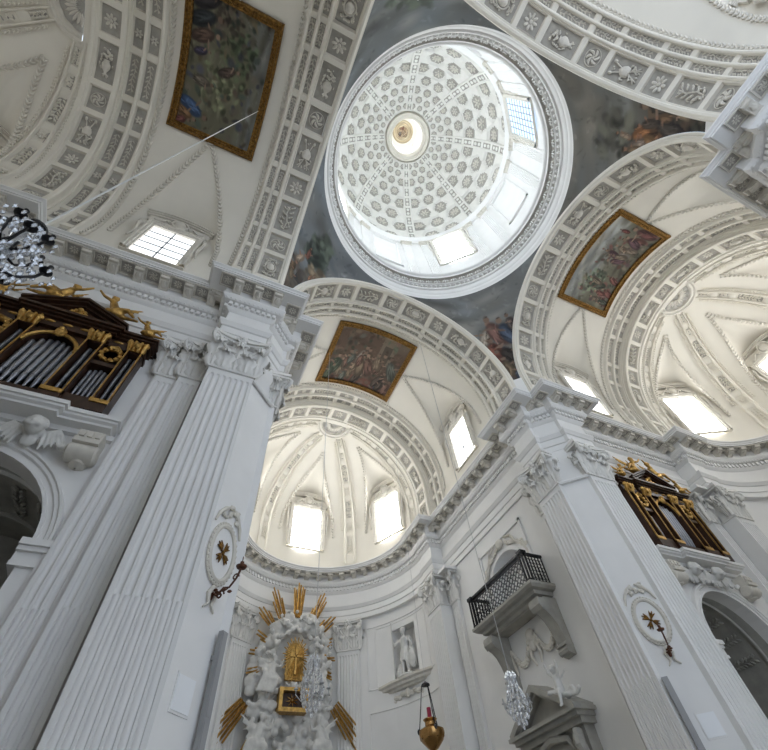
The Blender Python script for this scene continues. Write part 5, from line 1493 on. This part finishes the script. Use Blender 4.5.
for i in range(40):
    a = 2*PI*i/40; l = .70 if i % 2 else .58
    gw.tube([(.1*cos(a), -.40, 9.45+.1*sin(a)), (l*.82*cos(a), -.36, 9.42+l*(1.15 if sin(a) > 0 else 1.35)*sin(a))], [.03, .026], 5)
gw.obox(-.04, .04, -.47, -.40, 8.75, 9.85); gw.obox(-.26, .26, -.47, -.40, 9.40, 9.48)
gw.build('golden_window', M_GOLD, ag)
bx = MB()
for x0, x1, z0, z1 in ((-.58, .58, 8.14, 8.26), (-.58, .58, 7.46, 7.60), (-.58, -.44, 7.6, 8.14), (.44, .58, 7.6, 8.14)): bx.obox(x0, x1, -.62, -.2, z0, z1)
bx.build('gilded_box_frame', M_GOLD, ag, smooth=False)
bx = MB(); bx.obox(-.45, .45, -.35, -.2, 7.58, 8.16); bx.build('dark_recess', M_WOOD, ag, smooth=False)
bx = MB()
for i in range(8): a = PI*i/4+.2; bx.tube([(0, -.38, 7.88), (.26*cos(a), -.40, 7.88+.22*sin(a))], [.04, .012], 5)
bx.ell((0, -.42, 7.88), .08); bx.build('star_relief', M_BRASS, ag)
def rays(cx, cz, ang, l0, l1, n, spread):
    q = MB(); R = random.Random(int(ang*100)+7)
    for i in range(n):
        f = (i-(n-1)/2)/max(1, (n-1)/2)
        a = ang+f*spread; ll = l1*(1-.22*abs(f)*R.uniform(.4, 1.4))
        d = Vector((cos(a), 0, sin(a))); p = Vector((cx, -.12-.04*(i % 2), cz))
        q.tube([tuple(p+d*l0), tuple(p+d*(l0+(ll-l0)*.6)), tuple(p+d*ll)], [.04, .046, .036], 4)
    q.build('gilded_rays', M_GOLD, ag, smooth=False)
for ang, l0, l1, n, sp in ((90, 1.7, 3.45, 6, .085), (113, 1.75, 3.2, 5, .085), (67, 1.75, 3.25, 5, .085), (131, 1.75, 2.75, 4, .085), (48, 1.8, 2.75, 4, .09), (28, 1.4, 2.05, 4, .10), (4, 1.35, 2.0, 4, .10), (-20, 1.3, 2.0, 4, .09), (152, 1.4, 2.1, 4, .10), (176, 1.4, 2.0, 4, .10), (197, 1.4, 2.15, 4, .09)):
    rays(0, 9.45, rad(ang), l0, l1, n, sp)
rays(-.6, 9.3, rad(231), 1.9, 4.25, 6, .105); rays(.6, 9.3, rad(-49), 1.9, 4.2, 6, .105)
rays(-.6, 8.4, rad(247), 1.7, 3.5, 6, .08); rays(.6, 8.4, rad(-67), 1.7, 3.5, 6, .08)
rays(-.4, 8.0, rad(260), 1.9, 3.0, 4, .07); rays(.4, 8.0, rad(-80), 1.9, 3.0, 4, .07)
for x, z in ((-.6, 10.75), (.5, 10.9), (0, 8.35)):
    q = MB(); head(q, (0, 0, 0), .15); wing(q, (-.1, .05, 0), (-1, 0, .3), (0, 0, 1), .32); wing(q, (.1, .05, 0), (1, 0, .3), (0, 0, 1), .32)
    mesh_obj('cherub', remesh(q, .03, 2), M_STAT, ag, Matrix.Translation((x, -.42, z)))

# ------------------------------------------------------------------ medallions, sconces, notices, loudspeakers on the pier diagonals
for q, sx in (('AC', -1), ('AB', 1)):
    wh = 'left' if sx < 0 else 'right'
    rz = PI/4 if sx < 0 else -PI/4        # local -y faces (-sx*.7,-.7)
    def at(x, out_, z): return Matrix.Translation((sx*4.955, 4.955, 0)) @ Matrix.Rotation(rz, 4, 'Z') @ Vector((x, -out_, z))
    m = thing('consecration_medallion', f'oval stucco medallion with gilded leaves on the {wh} crossing pier', 'medallion', at(0, 0, 5.78), rz)
    f = MB(); ov = [(.30*cos(a), .47*sin(a)) for a in lin(0, 2*PI, 41)]
    f.tube([(x, -.03, z) for x, z in ov], .04, 6); f.tube([(x*1.16, -.02, z*1.12) for x, z in ov], .02, 5)
    for i in range(34): a = 2*PI*i/34; f.ell((.345*cos(a), -.03, .525*sin(a)), (.028, .03, .028), nu=5, nv=4)
    f.build('oval_frame', M_STUC, m)
    d = MB(); d.prismM([(.3*cos(a), .47*sin(a)) for a in lin(0, 2*PI, 41)[:-1]], -.02, .0, Matrix()); d.build('oval_field', M_WALL, m)
    g = MB()
    for i in range(4):
        a = PI/4+i*PI/2+.15
        for k in (-.35, 0, .35): g.tube([(.03*cos(a), -.03, .03*sin(a)), (.10*cos(a+k*.6), -.05, .12*sin(a+k*.6)), ((.19-.04*abs(k))*cos(a+k), -.04, (.22-.04*abs(k))*sin(a+k))], [.012, .028, .008], 5)
    g.ell((0, -.04, 0), .035); g.build('gilded_leaves', M_DGOLD, m)
    c = MB(); R = random.Random(3+sx)
    for i in range(12): c.ell((R.uniform(-.2, .2), -.03, .62+.26*R.random()), (R.uniform(.03, .07), .035, R.uniform(.03, .07)), nu=6, nv=4)
    c.build('stucco_crest', M_STUC, m); c = MB()
    for s in (-1, 1): c.tube([(s*.05, -.03, .86), (s*.18, -.04, .76), (s*.3, -.03, .6), (s*.36, -.03, .42)], [.02, .04, .035, .02], 6); cd_ = c if s < 0 else cd_; cd2 = MB() if s < 0 else cd2; cd2.tube([(0, -.03, -.58), (s*.08, -.03, -.7), (s*.04, -.03, -.84), (s*.13, -.03, -.93)], [.04, .04, .025, .015], 6)
    c.build('stucco_scroll', M_STUC, m); cd2.build('stucco_drop', M_STUC, m)
    s_ = thing('candle_sconce', f'rusty iron candle bracket under the oval medallion of the {wh} pier', 'sconce', at(0, .02, 5.02), rz)
    b = MB(); b.tube([(0, -.0, .1), (0, -.1, .02), (0, -.2, .12), (.0, -.30, .10), (0, -.40, .22), (0, -.45, .36)], [.02, .02, .018, .016, .016, .02], 6)
    b.tube([(0, -.16-.07*cos(a)*(1-a/9), .02+.08*sin(a)*(1-a/9)) for a in lin(0, 7, 14)], .014, 5); b.tube([(0, -.38-.06*cos(a)*(1-a/9), .24+.06*sin(a)*(1-a/9)) for a in lin(0, 7, 14)], .012, 5)
    for i in range(7): b.ell((.05*sin(i*2.2), -.06-.04*i, .08+.04*cos(i*1.7)), (.035, .04, .02), nu=6, nv=4)
    b.ell((0, 0, .08), (.06, .02, .1)); brk_ = b.build('bracket', M_IRONB, s_)
    b = MB(); b.lathe([(0, .36), (.07, .37), (.085, .40), (.03, .42), (.03, .47), (0, .47)], (0, -.45, 0), 12); b.tube([(0, -.45, .47), (0, -.45, .56)], .008, 5); b.build('candle_cup', M_IRONB, brk_)
    nb = MB(lambda x, y, z: tuple(at(x, -y, z)))
    x0 = .04*sx
    nb.obox(-.17+x0, .17+x0, -.02, .0, 3.60, 3.98, 0); nb.obox(-.19+x0, .19+x0, -.012, .01, 3.57, 4.01, 1)
    tag(nb.build('notice_board', [M_PAPER, M_WALL], smooth=False), f'blank white notice card on the {wh} crossing pier beside the loudspeaker', 'notice')
    sp = thing('column_loudspeaker', f'tall grey column loudspeaker on the {wh} crossing pier', 'loudspeaker', at(-.36 * sx * (1), .10, 2.6), rz)
    b = MB(); b.obox(-.062, .062, -.045, .03, 0, 2.06, 0); hs_ = b.build('housing', M_SPK, sp, smooth=False)
    b = MB(); b.obox(-.05, .05, -.055, -.043, .03, .98); b.obox(-.05, .05, -.055, -.043, 1.02, 2.03); b.build('grille', M_SPK, hs_, smooth=False)
    b = MB(); b.obox(-.03, .03, .05, .14, .3, .36); b.obox(-.03, .03, .05, .14, 1.7, 1.76); b.build('wall_mount', M_SPK, sp, smooth=False)

# ------------------------------------------------------------------ chandeliers and lamp
def octa(mb, c, r, h, mi=0):
    x, y, z = c
    mb.add([(x, y, z+h), (x+r, y, z), (x, y+r, z), (x-r, y, z), (x, y-r, z), (x, y, z-h)], [(0, 1, 2), (0, 2, 3), (0, 3, 4), (0, 4, 1), (5, 2, 1), (5, 3, 2), (5, 4, 3), (5, 1, 4)], mi)
def crystal_chandelier(loc, ztop, label, s, cable_mat):
    t = thing('crystal_chandelier', label, 'chandelier', loc, .3)
    R = random.Random(9)
    b = MB()
    for i in range(9):      # crown and basket hung with drops
        pass
    tiers = [(1.16, .10, 8), (1.08, .14, 10), (.98, .08, 6), (.86, .13, 9), (.74, .19, 11), (.62, .23, 13), (.48, .26, 13), (.34, .25, 12), (.20, .20, 10), (.08, .12, 7), (0, .03, 2)]
    for z, r, n in tiers:
        for i in range(n):
            a = 2*PI*(i+R.random()*.4)/n
            octa(b, (s*r*cos(a), s*r*sin(a), s*(z+R.uniform(-.02, .02))), s*.040, s*.075)
    b.build('crystal_drops', M_CRYS, t, smooth=False)['kind'] = 'stuff'
    f = MB()
    f.tube([(0, 0, s*.05), (0, 0, s*1.25)], s*.018, 6)
    for z, r in ((1.10, .12), (.80, .16), (.50, .28)): f.tube([(s*r*cos(a), s*r*sin(a), s*z) for a in lin(0, 2*PI, 17)], s*.010, 5)
    for i in range(6):
        a = 2*PI*i/6
        f.tube([(s*.12*cos(a), s*.12*sin(a), s*1.1), (s*.16*cos(a), s*.16*sin(a), s*.8), (s*.28*cos(a), s*.28*sin(a), s*.5), (s*.1*cos(a), s*.1*sin(a), s*.1)], s*.010, 5)
    f.build('frame', M_CABLE, t)
    for i in range(6):
        a = 2*PI*i/6+.5; d = Vector((cos(a), sin(a), 0)); q = MB()
        q.tube([tuple(d*s*.05+Vector((0, 0, s*.35))), tuple(d*s*.25+Vector((0, 0, s*.25))), tuple(d*s*.38+Vector((0, 0, s*.38))), tuple(d*s*.38+Vector((0, 0, s*.48)))], s*.012, 5)
        c = d*s*.38; q.lathe([(0, s*.47), (s*.05, s*.48), (s*.06, s*.50), (s*.02, s*.52), (s*.02, s*.60), (0, s*.61)], (c.x, c.y, 0), 8)
        q.build('arm', M_CABLE, t)
    c = MB(); c.tube([(0, 0, s*1.25), (0, 0, ztop-loc[2])], .010, 5); c.build('cable', cable_mat, t)
    return t
crystal_chandelier((-1.95, 9.2, 4.92), 19.9, 'crystal chandelier hanging before the golden altar rays', .98, M_CABLE)
crystal_chandelier((1.95, 6.9, 4.2), 19.9, 'crystal chandelier hanging in front of the grey tomb', .82, M_CABLE)
t = thing('arm_chandelier', 'large crystal chandelier with black candle cups at the left edge', 'chandelier', (-7.78, .55, 5.35), 0)
f = MB(); f.tube([(0, 0, 0), (0, 0, .95)], .03, 8); f.lathe([(0, .0), (.08, .05), (.03, .14), (.1, .3), (.04, .5), (.09, .7), (.03, .85), (0, .95)], (0, 0, 0), 12); f.build('stem', M_CRYG, t)
R = random.Random(4)
f = MB(); f.lathe([(0, .98), (.10, .94), (.105, .90), (.04, .93), (0, .95)], (0, 0, 0), 14); f.build('canopy', M_IRON, t)
for i in range(10):
    a = 2*PI*i/10+.35; d = Vector((cos(a), sin(a), 0)); up = i % 2; L = .36 if up == 0 else .24; zz = .22 if up == 0 else .48
    q = MB(); P_ = lambda r, z: tuple(d*r+Vector((0, 0, z)))
    q.tube([P_(.05, zz+.05), P_(L*.35, zz-.13), P_(L*.7, zz-.12), P_(L*.95, zz+.02), P_(L, zz+.14)], .014, 6, 0)
    c = d*L; q.lathe([(0, zz+.13), (.04, zz+.15), (.06, zz+.18), (.022, zz+.18), (.025, zz+.28), (0, zz+.28)], (c.x, c.y, 0), 10, 0)
    arm_ = q.build('arm', M_IRON, t)
    q = MB()
    for k in range(8): b2 = 2*PI*k/8; octa(q, (c.x+.1*cos(b2), c.y+.1*sin(b2), zz+.10), .022, .05)
    for k in range(6): e = d*(L*(.2+.13*k)); octa(q, (e.x, e.y, zz-.18-.04*sin(k)), .024, .055)
    q.build('crystal_drops', M_CRYG, arm_, smooth=False)['kind'] = 'stuff'
q = MB()
for z, r, n in ((.86, .08, 10), (.76, .13, 12), (.66, .17, 12), (.56, .20, 12), (.1, .18, 12), (-.02, .1, 7), (.3, .30, 16), (.4, .26, 14), (.2, .25, 14)):
    for i in range(n): a = 2*PI*(i+R.random()*.5)/n; octa(q, (r*cos(a), r*sin(a), z), .03, .06)
q.build('crystal_chain', M_CRYG, t, smooth=False)['kind'] = 'stuff'
c = MB(); c.tube([(0, 0, .95), (0, 0, 20.1-5.35)], .012, 5); c.build('cable', M_ROPE, t)
t = thing('sanctuary_lamp', 'hanging brass sanctuary lamp with a red candle', 'lamp', (2.1, 11.0, 4.62), 0)
b = MB(); b.lathe([(0, .0), (.04, .02), (.06, .08), (.03, .14), (.14, .20), (.30, .36), (.36, .52), (.35, .60), (.22, .66), (.16, .70), (.15, .78), (.20, .84), (.18, .86), (.12, .84), (0, .80)], (0, 0, 0), 24)
for i in range(8): a = PI*i/4; b.ell((.30*cos(a), .30*sin(a), .48), (.07, .07, .10), nu=6, nv=4)
b.build('bowl', M_BRASS, t)
b = MB(); b.lathe([(0, .82), (.06, .82), (.06, 1.12), (0, 1.13)], (0, 0, 0), 12); b.build('candle', M_RED, t)
b = MB(); b.lathe([(0, 1.80), (.03, 1.76), (.12, 1.70), (.13, 1.66), (.05, 1.68), (0, 1.66)], (0, 0, 0), 14); b.build('crown', M_IRON, t)
for i in range(3):
    a = 2*PI*i/3+.4; b = MB(); b.tube([(.34*cos(a), .34*sin(a), .58), (.12*cos(a), .12*sin(a), 1.67)], .014, 5); b.ell((.35*cos(a), .35*sin(a), .6), (.05, .05, .07)); b.build('chain', M_IRON, t)
b = MB(); b.tube([(0, 0, 1.78), (0, 0, 15.2)], .007, 5); b.build('cable', M_CABLE, t)

# ------------------------------------------------------------------ daylight
w = bpy.data.worlds.new('daylight'); sc.world = w; w.use_nodes = True
bg = w.node_tree.nodes['Background']; bg.inputs['Color'].default_value = (.72, .83, 1.0, 1); bg.inputs['Strength'].default_value = .84
sc.cycles.use_denoising = True
sc.cycles.diffuse_bounces = 6
sc.cycles.max_bounces = 10
sc.view_settings.view_transform = 'Standard'
sc.view_settings.look = 'None'
sc.view_settings.exposure = 1.27
sc.view_settings.gamma = 1
sc.view_settings.use_curve_mapping = False
